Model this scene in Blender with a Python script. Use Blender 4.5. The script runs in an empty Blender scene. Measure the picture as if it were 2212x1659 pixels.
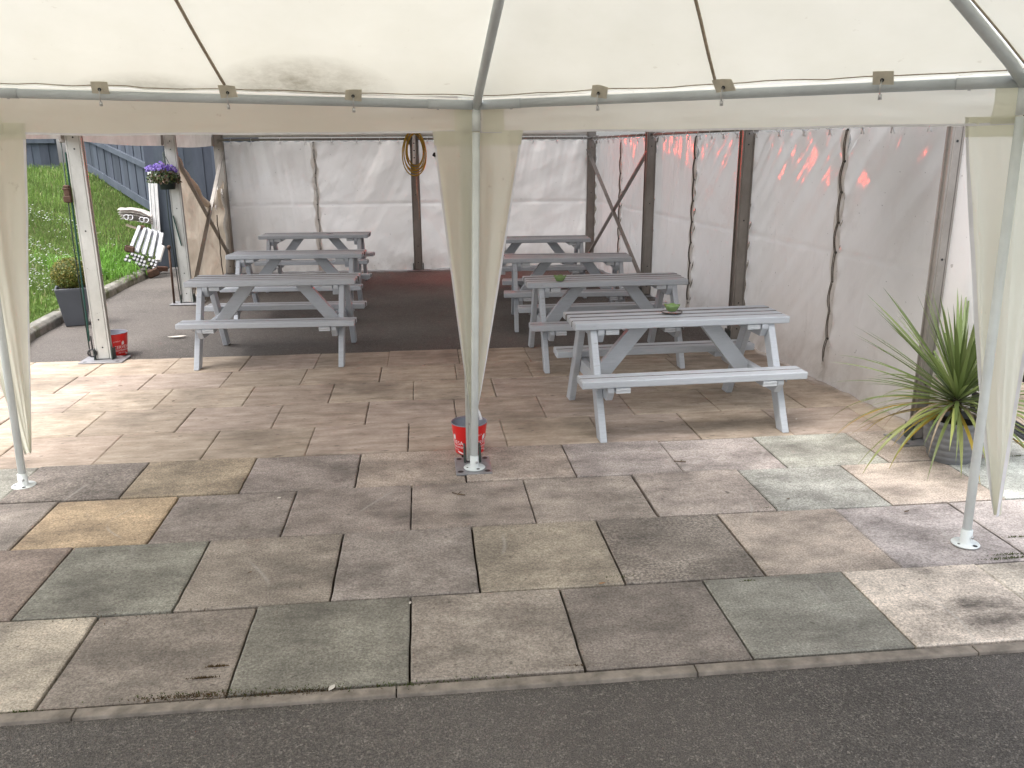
import bpy, bmesh, math, random
import numpy as np
from mathutils import Vector, Matrix, Euler, noise as mn
random.seed(7); rng = np.random.default_rng(7)
SC = bpy.context.scene
COL = SC.collection
R_ = math.radians

# ---------------------------------------------------------------- camera, world, sun, exposure
CAM_H = 1.72
F_PX, CX, CY, ROLL = 1800.0, 1106.0, 829.5, R_(-0.4)      # focal length and centre, on a 2212 px wide frame
PITCH, YAW = R_(15.697633908), R_(5.968354570)
def cam_basis():
    f = np.array([math.sin(YAW)*math.cos(PITCH), math.cos(YAW)*math.cos(PITCH), -math.sin(PITCH)])
    r = np.array([math.cos(YAW), -math.sin(YAW), 0.0]); u = np.cross(r, f)
    return f, r*math.cos(ROLL)+u*math.sin(ROLL), -r*math.sin(ROLL)+u*math.cos(ROLL)
CF, CR, CU = cam_basis()
cam = bpy.data.cameras.new('camera'); cam_o = bpy.data.objects.new('camera', cam); COL.objects.link(cam_o)
cam.sensor_width = 36.0; cam.lens = 36.0*F_PX/2212.0; cam.clip_start = 0.05; cam.clip_end = 500
M = Matrix(((CR[0], CU[0], -CF[0], 0), (CR[1], CU[1], -CF[1], 0), (CR[2], CU[2], -CF[2], CAM_H), (0, 0, 0, 1)))
cam_o.matrix_world = M
SC.camera = cam_o

SUN_EL, SUN_AZ = R_(66), R_(-110)          # azimuth from +Y towards +X
w = bpy.data.worlds.new('World'); SC.world = w; w.use_nodes = True
wn = w.node_tree.nodes; wl = w.node_tree.links
bg = wn['Background']; sky = wn.new('ShaderNodeTexSky'); sky.sky_type = 'NISHITA'; sky.sun_disc = False
sky.sun_elevation = SUN_EL; sky.sun_rotation = SUN_AZ; sky.dust_density = 4.0; sky.air_density = 0.8; sky.ozone_density = 0.6
hs = wn.new('ShaderNodeHueSaturation'); hs.inputs['Saturation'].default_value = 0.32            # overcast: the blue is mostly veiled
wl.new(sky.outputs['Color'], hs.inputs['Color']); wl.new(hs.outputs['Color'], bg.inputs['Color']); bg.inputs['Strength'].default_value = 0.15
sun = bpy.data.lights.new('sun', 'SUN'); sun.energy = 0.5; sun.angle = R_(60); sun.color = (1.0, 0.96, 0.9)
sun_o = bpy.data.objects.new('sun', sun); COL.objects.link(sun_o)
sd = Vector((math.sin(SUN_AZ)*math.cos(SUN_EL), math.cos(SUN_AZ)*math.cos(SUN_EL), math.sin(SUN_EL)))
sun_o.rotation_euler = sd.to_track_quat('Z', 'Y').to_euler(); sun_o.location = (0, 0, 30)
SC.view_settings.view_transform = 'Standard'; SC.view_settings.look = 'None'
SC.view_settings.exposure = 2.0; SC.view_settings.gamma = 1.0
SC.render.engine = 'CYCLES'
cy = SC.cycles
cy.use_denoising = True; cy.max_bounces = 10; cy.diffuse_bounces = 6; cy.glossy_bounces = 3; cy.transmission_bounces = 6
cy.transparent_max_bounces = 6; cy.caustics_reflective = False; cy.caustics_refractive = False; cy.sample_clamp_indirect = 6

# ---------------------------------------------------------------- helpers
def ray(px, py): return CF + CR*(px-CX)/F_PX - CU*(py-CY)/F_PX
def G(px, py, z=0.0):                       # point of the plane z seen at a pixel of the 2212 px frame
    d = ray(px, py); k = (z-CAM_H)/d[2]; return Vector((d[0]*k, d[1]*k, z))
def W(px, py, Y):                           # point at depth Y
    d = ray(px, py)*(Y/ray(px, py)[1]); return Vector((d[0], d[1], CAM_H+d[2]))
def lin(c): 
    return tuple(((v/255)/12.92 if v/255 <= .04045 else ((v/255+.055)/1.055)**2.4) for v in c)
def tag(o, label=None, cat=None, group=None, kind=None):
    if label: o['label'] = label
    if cat: o['category'] = cat
    if group: o['group'] = group
    if kind: o['kind'] = kind
    return o
def empty(name, loc, label=None, cat=None, group=None, rz=0.0):
    o = bpy.data.objects.new(name, None); COL.objects.link(o); o.location = loc; o.rotation_euler = (0, 0, rz)
    o.empty_display_size = 0.1
    return tag(o, label, cat, group)
def root_of(o):
    while o.parent: o = o.parent
    return o

class MB:
    """collects geometry, then links it as one mesh object"""
    def __init__(s): s.bm = bmesh.new()
    def add(s, verts, faces, smooth=False):
        vs = [s.bm.verts.new(v) for v in verts]; out = []
        for f in faces:
            try:
                fc = s.bm.faces.new([vs[i] for i in f]); fc.smooth = smooth; out.append(fc)
            except ValueError: pass
        return vs, out
    def box(s, c, d, rot=None, bev=0.0):
        x, y, z = d[0]/2, d[1]/2, d[2]/2
        m = rot.to_matrix() if isinstance(rot, Euler) else (rot if rot is not None else Matrix.Identity(3))
        vs = [Vector(c)+m @ Vector(p) for p in ((-x,-y,-z),(x,-y,-z),(x,y,-z),(-x,y,-z),(-x,-y,z),(x,-y,z),(x,y,z),(-x,y,z))]
        v, f = s.add(vs, ((0,3,2,1),(4,5,6,7),(0,1,5,4),(1,2,6,5),(2,3,7,6),(3,0,4,7)))
        if bev: s.bevel(v, bev)
        return s
    def bevel(s, v, bev, seg=1):
        es = {e for a in v for e in a.link_edges}
        bmesh.ops.bevel(s.bm, geom=list(es), offset=bev, segments=seg, affect='EDGES', profile=.5)
    def beam(s, a, b, w, h, up=(0,0,1), bev=0.0):
        a, b = Vector(a), Vector(b); d = b-a; L = d.length; z = d.normalized()
        x = Vector(up).cross(z)
        if x.length < 1e-4: x = Vector((1,0,0))
        x.normalize(); y = z.cross(x)
        return s.box((a+b)/2, (w, h, L), Matrix((x, y, z)).transposed(), bev)
    def prism(s, pts, axis, t0, t1, bev=0.0):
        """extrude a 2-D outline: axis 'x' outline in (y,z), 'y' in (x,z), 'z' in (x,y)"""
        def P(p, t): return {'x':(t,p[0],p[1]), 'y':(p[0],t,p[1]), 'z':(p[0],p[1],t)}[axis]
        n = len(pts); vs = [P(p, t0) for p in pts]+[P(p, t1) for p in pts]
        v, f = s.add(vs, [tuple(range(n))[::-1], tuple(range(n, 2*n))]+[(i, (i+1) % n, n+(i+1) % n, n+i) for i in range(n)])
        if bev: s.bevel(v, bev)
        return s
    def tube(s, pts, r, n=10, closed=False, cap=True):
        pts = [Vector(p) for p in pts]; m = len(pts); rs = r if isinstance(r, (list, tuple)) else [r]*m
        rings = []; prev = None
        for i, p in enumerate(pts):
            a = pts[(i-1) % m] if (i > 0 or closed) else p; b = pts[(i+1) % m] if (i < m-1 or closed) else p
            t = (b-a)
            t = t.normalized() if t.length > 1e-9 else Vector((0,0,1))
            if prev is None:
                x = t.orthogonal().normalized()
            else:
                x = prev - t*prev.dot(t)
                x = x.normalized() if x.length > 1e-6 else t.orthogonal().normalized()
            prev = x; y = t.cross(x)
            rings.append([s.bm.verts.new(p+(x*math.cos(2*math.pi*k/n)+y*math.sin(2*math.pi*k/n))*rs[i]) for k in range(n)])
        for i in range(m if closed else m-1):
            A, B = rings[i], rings[(i+1) % m]
            for k in range(n):
                f = s.bm.faces.new((A[k], A[(k+1) % n], B[(k+1) % n], B[k])); f.smooth = True
        if cap and not closed:
            s.bm.faces.new(rings[0][::-1]); s.bm.faces.new(rings[-1])
        return s
    def lathe(s, prof, n=40, c=(0,0,0), smooth=True):
        rings = []
        for r, z in prof:
            if r < 1e-6: rings.append([s.bm.verts.new((c[0], c[1], c[2]+z))])
            else: rings.append([s.bm.verts.new((c[0]+r*math.cos(2*math.pi*k/n), c[1]+r*math.sin(2*math.pi*k/n), c[2]+z)) for k in range(n)])
        for A, B in zip(rings[:-1], rings[1:]):
            for k in range(n):
                k2 = (k+1) % n
                q = [A[k % len(A)], A[k2 % len(A)], B[k2 % len(B)], B[k % len(B)]]
                q = [v for i, v in enumerate(q) if v not in q[:i]]
                if len(q) >= 3:
                    f = s.bm.faces.new(q); f.smooth = smooth
        return s
    def grid(s, fn, nu, nv, smooth=True):
        """surface fn(u,v), u and v in 0..1"""
        vs = [fn(i/nu, j/nv) for j in range(nv+1) for i in range(nu+1)]
        fs = [(j*(nu+1)+i, j*(nu+1)+i+1, (j+1)*(nu+1)+i+1, (j+1)*(nu+1)+i) for j in range(nv) for i in range(nu)]
        s.add(vs, fs, smooth); return s
    def build(s, name, m, parent=None, world=True, recalc=True):
        if recalc: bmesh.ops.recalc_face_normals(s.bm, faces=s.bm.faces)
        if parent is not None and world:
            off = Vector((0,0,0)); o = parent
            while o: off += o.location; o = o.parent
            bmesh.ops.translate(s.bm, verts=s.bm.verts, vec=-off)
        me = bpy.data.meshes.new(name); s.bm.to_mesh(me); s.bm.free()
        o = bpy.data.objects.new(name, me); COL.objects.link(o)
        if m: me.materials.append(m)
        if parent is not None: o.parent = parent
        return o
def build_each(mb, name, m, parent, world=True):
    """link every separate piece of mb as an object of its own"""
    bm = mb.bm; bm.verts.index_update(); seen = set(); out = []
    for v0 in list(bm.verts):
        if v0 in seen: continue
        comp = [v0]; seen.add(v0)
        for v in comp:
            for e in v.link_edges:
                o = e.other_vert(v)
                if o not in seen: seen.add(o); comp.append(o)
        ix = {v: i for i, v in enumerate(comp)}; fs = {f for v in comp for f in v.link_faces}
        nb = MB(); nb.add([v.co.copy() for v in comp], [[ix[v] for v in f.verts] for f in fs], next(iter(fs)).smooth)
        out.append(nb.build(name, m, parent, world))
    bm.free(); return out
def mesh_np(name, V, F, m, smooth=False):
    me = bpy.data.meshes.new(name); me.from_pydata([tuple(v) for v in V], [], F); me.update()
    if smooth:
        me.polygons.foreach_set('use_smooth', [True]*len(me.polygons))
    me.materials.append(m); o = bpy.data.objects.new(name, me); COL.objects.link(o); return o
def fbm(x, y, z=0.0, o=4):
    return mn.fractal(Vector((x, y, z)), 1.0, 2.0, o)
def sn(x, y, z=0.0): return mn.noise(Vector((x, y, z)))
def smooth01(t):
    t = max(0.0, min(1.0, t)); return t*t*(3-2*t)

# ---------------------------------------------------------------- materials
class NT:
    def __init__(s, name):
        s.m = bpy.data.materials.new(name); s.m.use_nodes = True; s.t = s.m.node_tree
        s.b = s.t.nodes['Principled BSDF']; s.out = s.t.nodes['Material Output']
        s.pos = s.n('ShaderNodeNewGeometry').outputs['Position']
    def n(s, k, **kw):
        x = s.t.nodes.new(k)
        for a, v in kw.items(): setattr(x, a, v)
        return x
    def l(s, a, b): s.t.links.new(a, b)
    def val(s, sock, v):
        if hasattr(v, 'is_output') or isinstance(v, bpy.types.NodeSocket): s.l(v, sock)
        else: sock.default_value = v
    def mapv(s, scale=(1,1,1), rot=(0,0,0), src=None):
        mp = s.n('ShaderNodeMapping'); s.l(src or s.pos, mp.inputs[0]); mp.inputs['Scale'].default_value = scale; mp.inputs['Rotation'].default_value = rot
        return mp.outputs[0]
    def noise(s, sc, det=4, rough=.55, vec=None, dist=0.0):
        x = s.n('ShaderNodeTexNoise'); s.l(vec or s.pos, x.inputs['Vector']); x.inputs['Scale'].default_value = sc
        x.inputs['Detail'].default_value = det; x.inputs['Roughness'].default_value = rough; x.inputs['Distortion'].default_value = dist
        return x.outputs[0]
    def voro(s, sc, vec=None, feat='F1', out='Distance'):
        x = s.n('ShaderNodeTexVoronoi', feature=feat); s.l(vec or s.pos, x.inputs['Vector']); x.inputs['Scale'].default_value = sc
        return x.outputs[out]
    def ramp(s, f, a, b, c0=(0,0,0,1), c1=(1,1,1,1)):
        x = s.n('ShaderNodeValToRGB'); s.l(f, x.inputs[0]); e = x.color_ramp.elements
        e[0].position = a; e[1].position = b; e[0].color = c0; e[1].color = c1
        return x.outputs[0]
    def mix(s, f, a, b, mode='MIX'):
        x = s.n('ShaderNodeMix', data_type='RGBA', blend_type=mode)
        s.val(x.inputs[0], f)
        for sock, v in ((x.inputs[6], a), (x.inputs[7], b)):
            if isinstance(v, (tuple, list)): sock.default_value = (*v[:3], 1)
            else: s.l(v, sock)
        return x.outputs[2]
    def math(s, op, a, b=0.0):
        x = s.n('ShaderNodeMath', operation=op); s.val(x.inputs[0], a); s.val(x.inputs[1], b); return x.outputs[0]
    def bump(s, h, st=.3, d=.01, prev=None):
        x = s.n('ShaderNodeBump'); s.l(h, x.inputs['Height']); x.inputs['Strength'].default_value = st; x.inputs['Distance'].default_value = d
        if prev: s.l(prev, x.inputs['Normal'])
        return x.outputs[0]
    def attr(s, name): return s.n('ShaderNodeAttribute', attribute_name=name).outputs['Color']
    def fin(s, col=None, rough=None, nrm=None, spec=None, metal=None):
        if col is not None:
            if isinstance(col, tuple): s.b.inputs['Base Color'].default_value = (*col[:3], 1)
            else: s.l(col, s.b.inputs['Base Color'])
        if rough is not None: s.val(s.b.inputs['Roughness'], rough)
        if nrm is not None: s.l(nrm, s.b.inputs['Normal'])
        if spec is not None: s.b.inputs['Specular IOR Level'].default_value = spec
        if metal is not None: s.b.inputs['Metallic'].default_value = metal
        return s.m
    def translucent(s, col, fac, nrm=None):
        tr = s.n('ShaderNodeBsdfTranslucent')
        if isinstance(col, tuple): tr.inputs[0].default_value = (*col[:3], 1)
        else: s.l(col, tr.inputs[0])
        if nrm is not None: s.l(nrm, tr.inputs['Normal'])
        mx = s.n('ShaderNodeMixShader'); mx.inputs[0].default_value = fac
        s.l(s.b.outputs[0], mx.inputs[1]); s.l(tr.outputs[0], mx.inputs[2]); s.l(mx.outputs[0], s.out.inputs[0])
        return s.m

def simple(name, c, rough=.5, metal=0, var=.25, sc=12, bump=.1, spec=.5, scale=(1,1,1)):
    t = NT(name); v = t.mapv(scale)
    f = t.noise(sc, 5, .6, v)
    d = tuple(x*(1-var) for x in c); b = tuple(min(1, x*(1+var*.5)) for x in c)
    col = t.mix(t.ramp(f, .3, .7), d, b)
    return t.fin(col, rough, t.bump(t.noise(sc*6, 3, .6, v), bump, .004), spec, metal)

MAT = {}
def make_mats():
    # paving: each slab carries its own stone colour
    t = NT('paving_stone'); c = t.attr('Col')
    n1 = t.noise(5, 6, .65); n2 = t.noise(115, 3, .75); sp = t.voro(150); n3 = t.noise(1.6, 4, .6)
    col = t.mix(t.ramp(n1, .3, .72), (.86, .855, .845), (1.08, 1.075, 1.065)); col = t.mix(1.0, c, col, 'MULTIPLY')
    col = t.mix(1.0, col, t.ramp(n2, .32, .68, (.52, .51, .50, 1), (1.38, 1.38, 1.38, 1)), 'MULTIPLY')
    col = t.mix(t.math('MULTIPLY', t.ramp(t.noise(26, 2, .5), .69, .75), .55), col, (.08, .07, .06))       # small dark spots
    col = t.mix(t.math('MULTIPLY', t.ramp(t.noise(2.3, 6, .7, t.mapv((1, 1.3, 1))), .56, .76), .4), col, (.085, .075, .064))  # grime
    col = t.mix(t.math('MULTIPLY', t.ramp(t.noise(120, 2, .5), .66, .74), .5), col, (.62, .6, .57))         # pale grit
    spk = t.n('ShaderNodeAttribute', attribute_name='Speck').outputs['Fac']
    col = t.mix(t.math('MULTIPLY', t.math('MULTIPLY', t.ramp(t.noise(75, 3, .6), .47, .56), t.ramp(t.noise(3, 3, .6), .25, .6)), t.math('MULTIPLY', spk, .6)), col, (.10, .09, .08))
    sx = t.n('ShaderNodeSeparateXYZ'); t.l(t.pos, sx.inputs[0])
    edge = t.math('MULTIPLY', t.ramp(sx.outputs[1], 2.46, 2.86, (1, 1, 1, 1), (0, 0, 0, 1)), t.ramp(t.noise(2.6, 6, .7, t.mapv((1, 1.6, 1))), .30, .72))   # dirt washed up along the edging
    def spot(cx, cy_, rx, ry):
        a = t.math('POWER', t.math('DIVIDE', t.math('SUBTRACT', sx.outputs[0], cx), rx), 2.0); b = t.math('POWER', t.math('DIVIDE', t.math('SUBTRACT', sx.outputs[1], cy_), ry), 2.0)
        return t.ramp(t.math('SUBTRACT', 1.0, t.math('ADD', a, b)), 0, .9)
    smear = t.math('MULTIPLY', t.math('MAXIMUM', spot(2.22, 2.60, .42, .14), spot(2.02, 2.70, .26, .07)), t.ramp(t.noise(7, 7, .75, t.mapv((.6, 1.4, 1))), .36, .62))
    col = t.mix(t.math('MULTIPLY', edge, .8), col, (.062, .054, .048)); col = t.mix(t.math('MULTIPLY', smear, .85), col, (.045, .04, .036))
    scr = t.n('ShaderNodeTexWave', wave_type='BANDS'); t.l(t.mapv((.55, 1.0, 1)), scr.inputs['Vector']); scr.inputs['Scale'].default_value = 1.0; scr.inputs['Distortion'].default_value = 7; scr.inputs['Detail'].default_value = 1
    col = t.mix(t.math('MULTIPLY', t.math('MULTIPLY', t.ramp(scr.outputs[0], .9988, .9999), t.ramp(t.noise(1.7, 2, .5), .57, .63)), .28), col, (.5, .48, .45))
    h = t.math('ADD', t.math('MULTIPLY', n2, .6), t.math('MULTIPLY', sp, .5))
    MAT['slab'] = t.fin(col, .85, t.bump(h, .35, .004, t.bump(n1, .25, .01)), .3)
    # riven cream paving
    t = NT('riven_paving'); c = t.attr('Col'); v = t.mapv((1, 3.2, 1))
    n1 = t.noise(4, 7, .65, v); n2 = t.noise(45, 4, .7, v); n3 = t.noise(1.1, 5, .65)
    col = t.mix(1.0, c, t.mix(t.ramp(n1, .3, .7), (.62, .59, .55), (1.16, 1.16, 1.16)), 'MULTIPLY')
    col = t.mix(1.0, col, t.ramp(n2, .3, .7, (.82, .82, .82, 1), (1.12, 1.12, 1.12, 1)), 'MULTIPLY')
    col = t.mix(t.math('MULTIPLY', t.ramp(n3, .50, .68), .62), col, (.12, .10, .08))
    col = t.mix(t.math('MULTIPLY', t.ramp(t.noise(13, 2, .5, v), .67, .72), .7), col, (.07, .06, .05))
    MAT['riven'] = t.fin(col, .8, t.bump(n1, .5, .012, t.bump(n2, .3, .003)), .3)
    # joint soil
    t = NT('joint_soil'); col = t.mix(t.ramp(t.noise(20, 5, .7), .35, .7), (.018, .014, .011), (.06, .05, .035))
    MAT['soil'] = t.fin(col, .95, t.bump(t.noise(90, 4), .8, .01), .1)
    # asphalt
    t = NT('asphalt'); v1 = t.voro(170, out='Color'); v2 = t.voro(170)
    g = t.n('ShaderNodeSeparateColor'); t.l(v1, g.inputs[0])
    pick = t.ramp(g.outputs[0], .62, 1.0); big = t.noise(.75, 7, .68)
    col = t.mix(t.ramp(big, .3, .7), (.078, .070, .063), (.168, .150, .135))
    col = t.mix(t.math('MULTIPLY', pick, t.ramp(t.noise(30, 3, .6), .3, .85)), col, (.34, .305, .27)); col = t.mix(1.0, col, t.ramp(t.noise(230, 2, .6), .36, .64, (.55, .55, .55, 1), (1.35, 1.35, 1.35, 1)), 'MULTIPLY')
    col = t.mix(t.math('MULTIPLY', t.ramp(t.noise(3.0, 3, .6), .60, .78), .4), col, (.035, .031, .029))
    MAT['asphalt'] = t.fin(col, .8, t.bump(t.ramp(v2, 0, .6), .9, .006, t.bump(big, .2, .02)), .35)
    MAT['edging'] = simple('edging_concrete', (.27, .235, .20), .9, var=.45, sc=14, bump=.4, spec=.2)
    t = NT('kerb_concrete'); n = t.noise(9, 6, .7)
    col = t.mix(t.ramp(n, .3, .7), (.13, .125, .11), (.34, .325, .29)); col = t.mix(t.ramp(t.noise(4, 4, .6), .52, .66), col, (.10, .11, .06))
    MAT['kerb'] = t.fin(col, .92, t.bump(t.noise(40, 5, .7), .7, .01), .2)
    # painted timber of the tables
    t = NT('grey_painted_timber'); v = t.n('ShaderNodeTexCoord').outputs['Object']
    oi = t.n('ShaderNodeObjectInfo').outputs['Random']
    grain = t.noise(9, 5, .65, t.mapv((1.2, 14, 14), src=v)); n = t.noise(3, 4, .6)
    col = t.mix(t.ramp(grain, .3, .72), (.375, .40, .43), (.485, .51, .545)); col = t.mix(t.ramp(n, .35, .7), col, (.43, .455, .49))
    col = t.mix(t.math('MULTIPLY', t.ramp(t.noise(22, 3, .6, t.mapv((.5, 4, 4), src=v)), .66, .74), .5), col, (.22, .21, .19))
    col = t.mix(t.math('MULTIPLY', t.ramp(t.noise(7, 5, .7, t.mapv((.6, 3, 3), src=v)), .64, .74), .25), col, (.58, .60, .63))
    MAT['timber'] = t.fin(col, .42, t.bump(grain, .35, .003), .45)
    t = NT('end_grain_paint'); v = t.n('ShaderNodeTexCoord').outputs['Object']
    wv = t.n('ShaderNodeTexWave', wave_type='RINGS'); t.l(v, wv.inputs['Vector']); wv.inputs['Scale'].default_value = 30; wv.inputs['Distortion'].default_value = 3
    MAT['endgrain'] = t.fin(t.mix(wv.outputs[0], (.37, .39, .41), (.52, .54, .56)), .6, t.bump(wv.outputs[0], .4, .003))
    # gazebo cloth
    def cloth(name, c, c2, tr, sc=3.0, stain=None, rough=.55, seam=False):
        t = NT(name); n = t.noise(sc, 5, .6); fine = t.noise(700, 2, .5)
        col = t.mix(t.ramp(n, .3, .75), c2, c)
        if stain: 
            col = stain(t, col)
        col = t.mix(t.math('MULTIPLY', t.ramp(t.noise(15, 3, .6), .70, .76), .22), col, (.35, .30, .22))
        nr = t.bump(t.noise(4, 2, .5, dist=.5), .16, .03, t.bump(fine, .05, .001))
        t.fin(col, rough, nr, .3)
        return t.translucent(t.mix(1.0, col, (.98, .985, .94), 'MULTIPLY'), tr, nr)
    def mould(t, col):
        ob = t.pos
        def blob(cx, cz, rx, rz):
            s = t.n('ShaderNodeSeparateXYZ'); t.l(ob, s.inputs[0])
            a = t.math('POWER', t.math('DIVIDE', t.math('SUBTRACT', s.outputs[0], cx), rx), 2.0)
            b = t.math('POWER', t.math('DIVIDE', t.math('SUBTRACT', s.outputs[2], cz), rz), 2.0)
            return t.math('SUBTRACT', 1.0, t.math('ADD', a, b))
        m = t.math('MAXIMUM', blob(-.55, 1.99, .46, .15), t.math('MULTIPLY', blob(-1.30, 1.98, .42, .10), .7))
        m = t.math('MULTIPLY', t.ramp(m, 0, 1), t.ramp(t.noise(7, 8, .72, t.mapv((1, 1, 1.5))), .22, .75))
        return t.mix(t.math('MULTIPLY', m, .95), col, (.16, .13, .085))
    MAT['canopy'] = cloth('cream_canopy_cloth', (.78, .77, .72), (.73, .72, .66), .275, stain=mould)
    MAT['leg_cloth'] = cloth('cream_leg_cloth', (.85, .84, .76), (.81, .80, .71), .54)
    MAT['valance'] = cloth('cream_valance_cloth', (.86, .855, .79), (.83, .82, .75), .58)
    MAT['white_hem'] = simple('white_hem_tape', (.75, .74, .76), .7, var=.08)
    MAT['webbing'] = simple('brown_webbing', (.40, .33, .25), .85, var=.3, sc=40)
    MAT['patch'] = simple('grey_patch_cloth', (.60, .56, .46), .8, var=.2, sc=20)
    MAT['gaz_tube'] = simple('white_enamelled_tube', (.72, .76, .75), .35, var=.10, sc=8, bump=.02)
    MAT['shaded_tube'] = simple('shaded_white_tube', (.52, .56, .58), .35, var=.12, sc=8, bump=.02)  # white tube greyed: underside shade below the roof put into the colour
    # marquee PVC
    t = NT('white_pvc_sheet'); n = t.noise(1.3, 6, .62); c = t.mix(t.ramp(n, .3, .75), (.78, .765, .74), (.85, .84, .82))
    c = t.mix(t.math('MULTIPLY', t.ramp(t.noise(2.2, 6, .72), .58, .80), .22), c, (.38, .32, .26))
    c = t.mix(t.math('MULTIPLY', t.ramp(t.noise(31, 2, .5), .73, .77), .5), c, (.20, .17, .14))
    s = t.n('ShaderNodeSeparateXYZ'); t.l(t.pos, s.inputs[0])
    dirt = t.math('MULTIPLY', t.ramp(s.outputs[2], .0, .42, (1,1,1,1), (0,0,0,1)), t.ramp(t.noise(6, 5, .7), .25, .75))
    c = t.mix(t.math('MULTIPLY', dirt, .55), c, (.28, .23, .18))
    nr = t.bump(t.noise(6, 4, .5, t.mapv((1, 1, .45)), dist=1.0), .22, .03)
    t.fin(c, .17, nr, .5); MAT['pvc'] = t.translucent(t.mix(1.0, c, (1, .955, .91), 'MULTIPLY'), .50, nr)
    t = NT('beige_pvc_sheet'); n = t.noise(3, 6, .65); c = t.mix(t.ramp(n, .3, .75), (.50, .42, .33), (.66, .58, .48))
    c = t.mix(t.math('MULTIPLY', t.ramp(t.noise(7, 6, .75), .58, .74), .6), c, (.20, .15, .10))
    nr = t.bump(t.noise(6, 4, .6, dist=.8), .5, .03); t.fin(c, .5, nr, .4); MAT['pvc_beige'] = t.translucent(c, .3, nr)
    t = NT('white_roof_pvc'); t.fin((.72, .70, .67), .5, None, .3); MAT['roof_pvc'] = t.translucent((.80, .77, .72), .07)
    t = NT('grey_old_pvc'); c = t.mix(t.ramp(t.noise(4, 6, .65), .3, .7), (.40, .36, .33), (.56, .52, .49)); t.fin(c, .5, t.bump(t.noise(9, 3), .2, .02), .3); MAT['old_pvc'] = t.translucent(c, .22)
    def alu(name, c1, c2, rough=.45, metal=.35):
        t = NT(name); n = t.noise(5, 6, .7, t.mapv((1, 1, .5)))
        col = t.mix(t.ramp(n, .3, .7), c1, c2); col = t.mix(t.ramp(t.noise(30, 4, .7), .64, .74), col, (.15, .13, .11))
        return t.fin(col, rough, t.bump(t.noise(60, 3), .1, .002), .5, metal)
    MAT['alu'] = alu('dull_aluminium', (.42, .42, .39), (.60, .60, .57))
    MAT['alu_dark'] = alu('dirty_aluminium', (.20, .18, .16), (.31, .285, .26))
    MAT['plate'] = alu('steel_base_plate', (.20, .20, .205), (.33, .33, .345), .5, .3)
    MAT['lug'] = simple('green_steel_lug', (.05, .065, .055), .5, var=.4)
    MAT['black'] = simple('black_plastic', (.012, .012, .013), .45, var=.3)
    MAT['rope'] = simple('dirty_lacing_rope', (.13, .11, .09), .9, var=.4, sc=60)
    MAT['bundle'] = simple('worn_white_tube', (.42, .43, .45), .45, var=.35, sc=25)
    MAT['grime'] = simple('bare_grimy_timber', (.17, .16, .15), .9, var=.4)
    MAT['steel'] = simple('bright_steel', (.55, .55, .55), .3, metal=.9, var=.1)
    MAT['rust'] = simple('rusty_iron', (.085, .045, .028), .85, var=.5, sc=30, bump=.5)
    MAT['strap'] = simple('green_strap', (.015, .10, .075), .7, var=.3)
    MAT['wire'] = simple('green_wire', (.02, .035, .03), .6)
    # red buckets
    t = NT('red_bucket_paint'); MAT['red'] = t.fin(t.mix(t.noise(12, 4), (.62, .012, .012), (.72, .02, .018)), .35, None, .5)
    MAT['white_print'] = simple('white_print', (.80, .76, .76), .5, var=.05)
    MAT['bucket_in'] = simple('grey_galvanised', (.24, .25, .29), .4, metal=.3, var=.2, sc=8)
    t = NT('green_glaze'); MAT['green'] = t.fin(t.mix(t.noise(30, 3), (.16, .26, .09), (.23, .34, .13)), .22, None, .5)
    MAT['foil'] = simple('silver_foil', (.62, .60, .58), .3, metal=.8, var=.2)
    MAT['cable'] = simple('yellow_cable', (.46, .29, .03), .5, var=.2)
    MAT['white_plastic'] = simple('white_plastic', (.78, .77, .76), .45, var=.1)
    # timber fences
    t = NT('blue_grey_fence_paint'); v = t.mapv((1, 1, .25))
    n = t.noise(5, 6, .65, v); c = t.mix(t.ramp(n, .3, .7), (.048, .058, .076), (.082, .096, .12))
    c = t.mix(t.math('MULTIPLY', t.ramp(t.noise(9, 2, .5), .68, .74), .6), c, (.04, .05, .07))
    c = t.mix(1.0, c, t.attr('Col'), 'MULTIPLY')
    MAT['fence'] = t.fin(c, .75, t.bump(t.noise(14, 5, .7, v), .4, .004), .3)
    t = NT('grass_blade'); c = t.mix(1.0, t.attr('Col'), t.mix(t.noise(3, 3), (.75, .75, .75), (1.2, 1.2, 1.2)), 'MULTIPLY'); t.fin(c, .55, None, .3)
    MAT['grass'] = t.translucent(t.attr('Col'), .35)
    t = NT('leaf_green'); c = t.attr('Col'); t.fin(c, .42, None, .45); MAT['leaf'] = t.translucent(c, .3)
    t = NT('petal'); c = t.attr('Col'); t.fin(c, .6, None, .3); MAT['petal'] = t.translucent(c, .3)
    t = NT('bank_earth'); MAT['earth'] = t.fin(t.mix(t.noise(6, 6, .7), (.03, .045, .014), (.085, .11, .03)), .95, t.bump(t.noise(30, 5), .8, .03), .1)
    MAT['potsoil'] = simple('potting_soil', (.02, .014, .01), .95, var=.5, sc=40, bump=.8)
    MAT['planter'] = simple('charcoal_planter', (.085, .092, .105), .42, var=.15, sc=5, bump=.05)
    t = NT('ribbed_grey_pot'); MAT['pot'] = t.fin(t.mix(t.ramp(t.noise(5, 5, .65), .3, .7), (.13, .134, .14), (.20, .205, .215)), .5, t.bump(t.noise(60, 3), .08, .002), .4)
    MAT['wet'] = simple('dark_glass', (.03, .035, .04), .3)
    MAT['stem'] = simple('plant_stem', (.06, .05, .03), .9, var=.4)
    t = NT('red_brick'); MAT['brick'] = t.fin(t.mix(t.noise(20, 5, .7), (.09, .05, .038), (.16, .09, .068)), .9, t.bump(t.noise(50, 4), .5, .006), .2)
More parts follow.
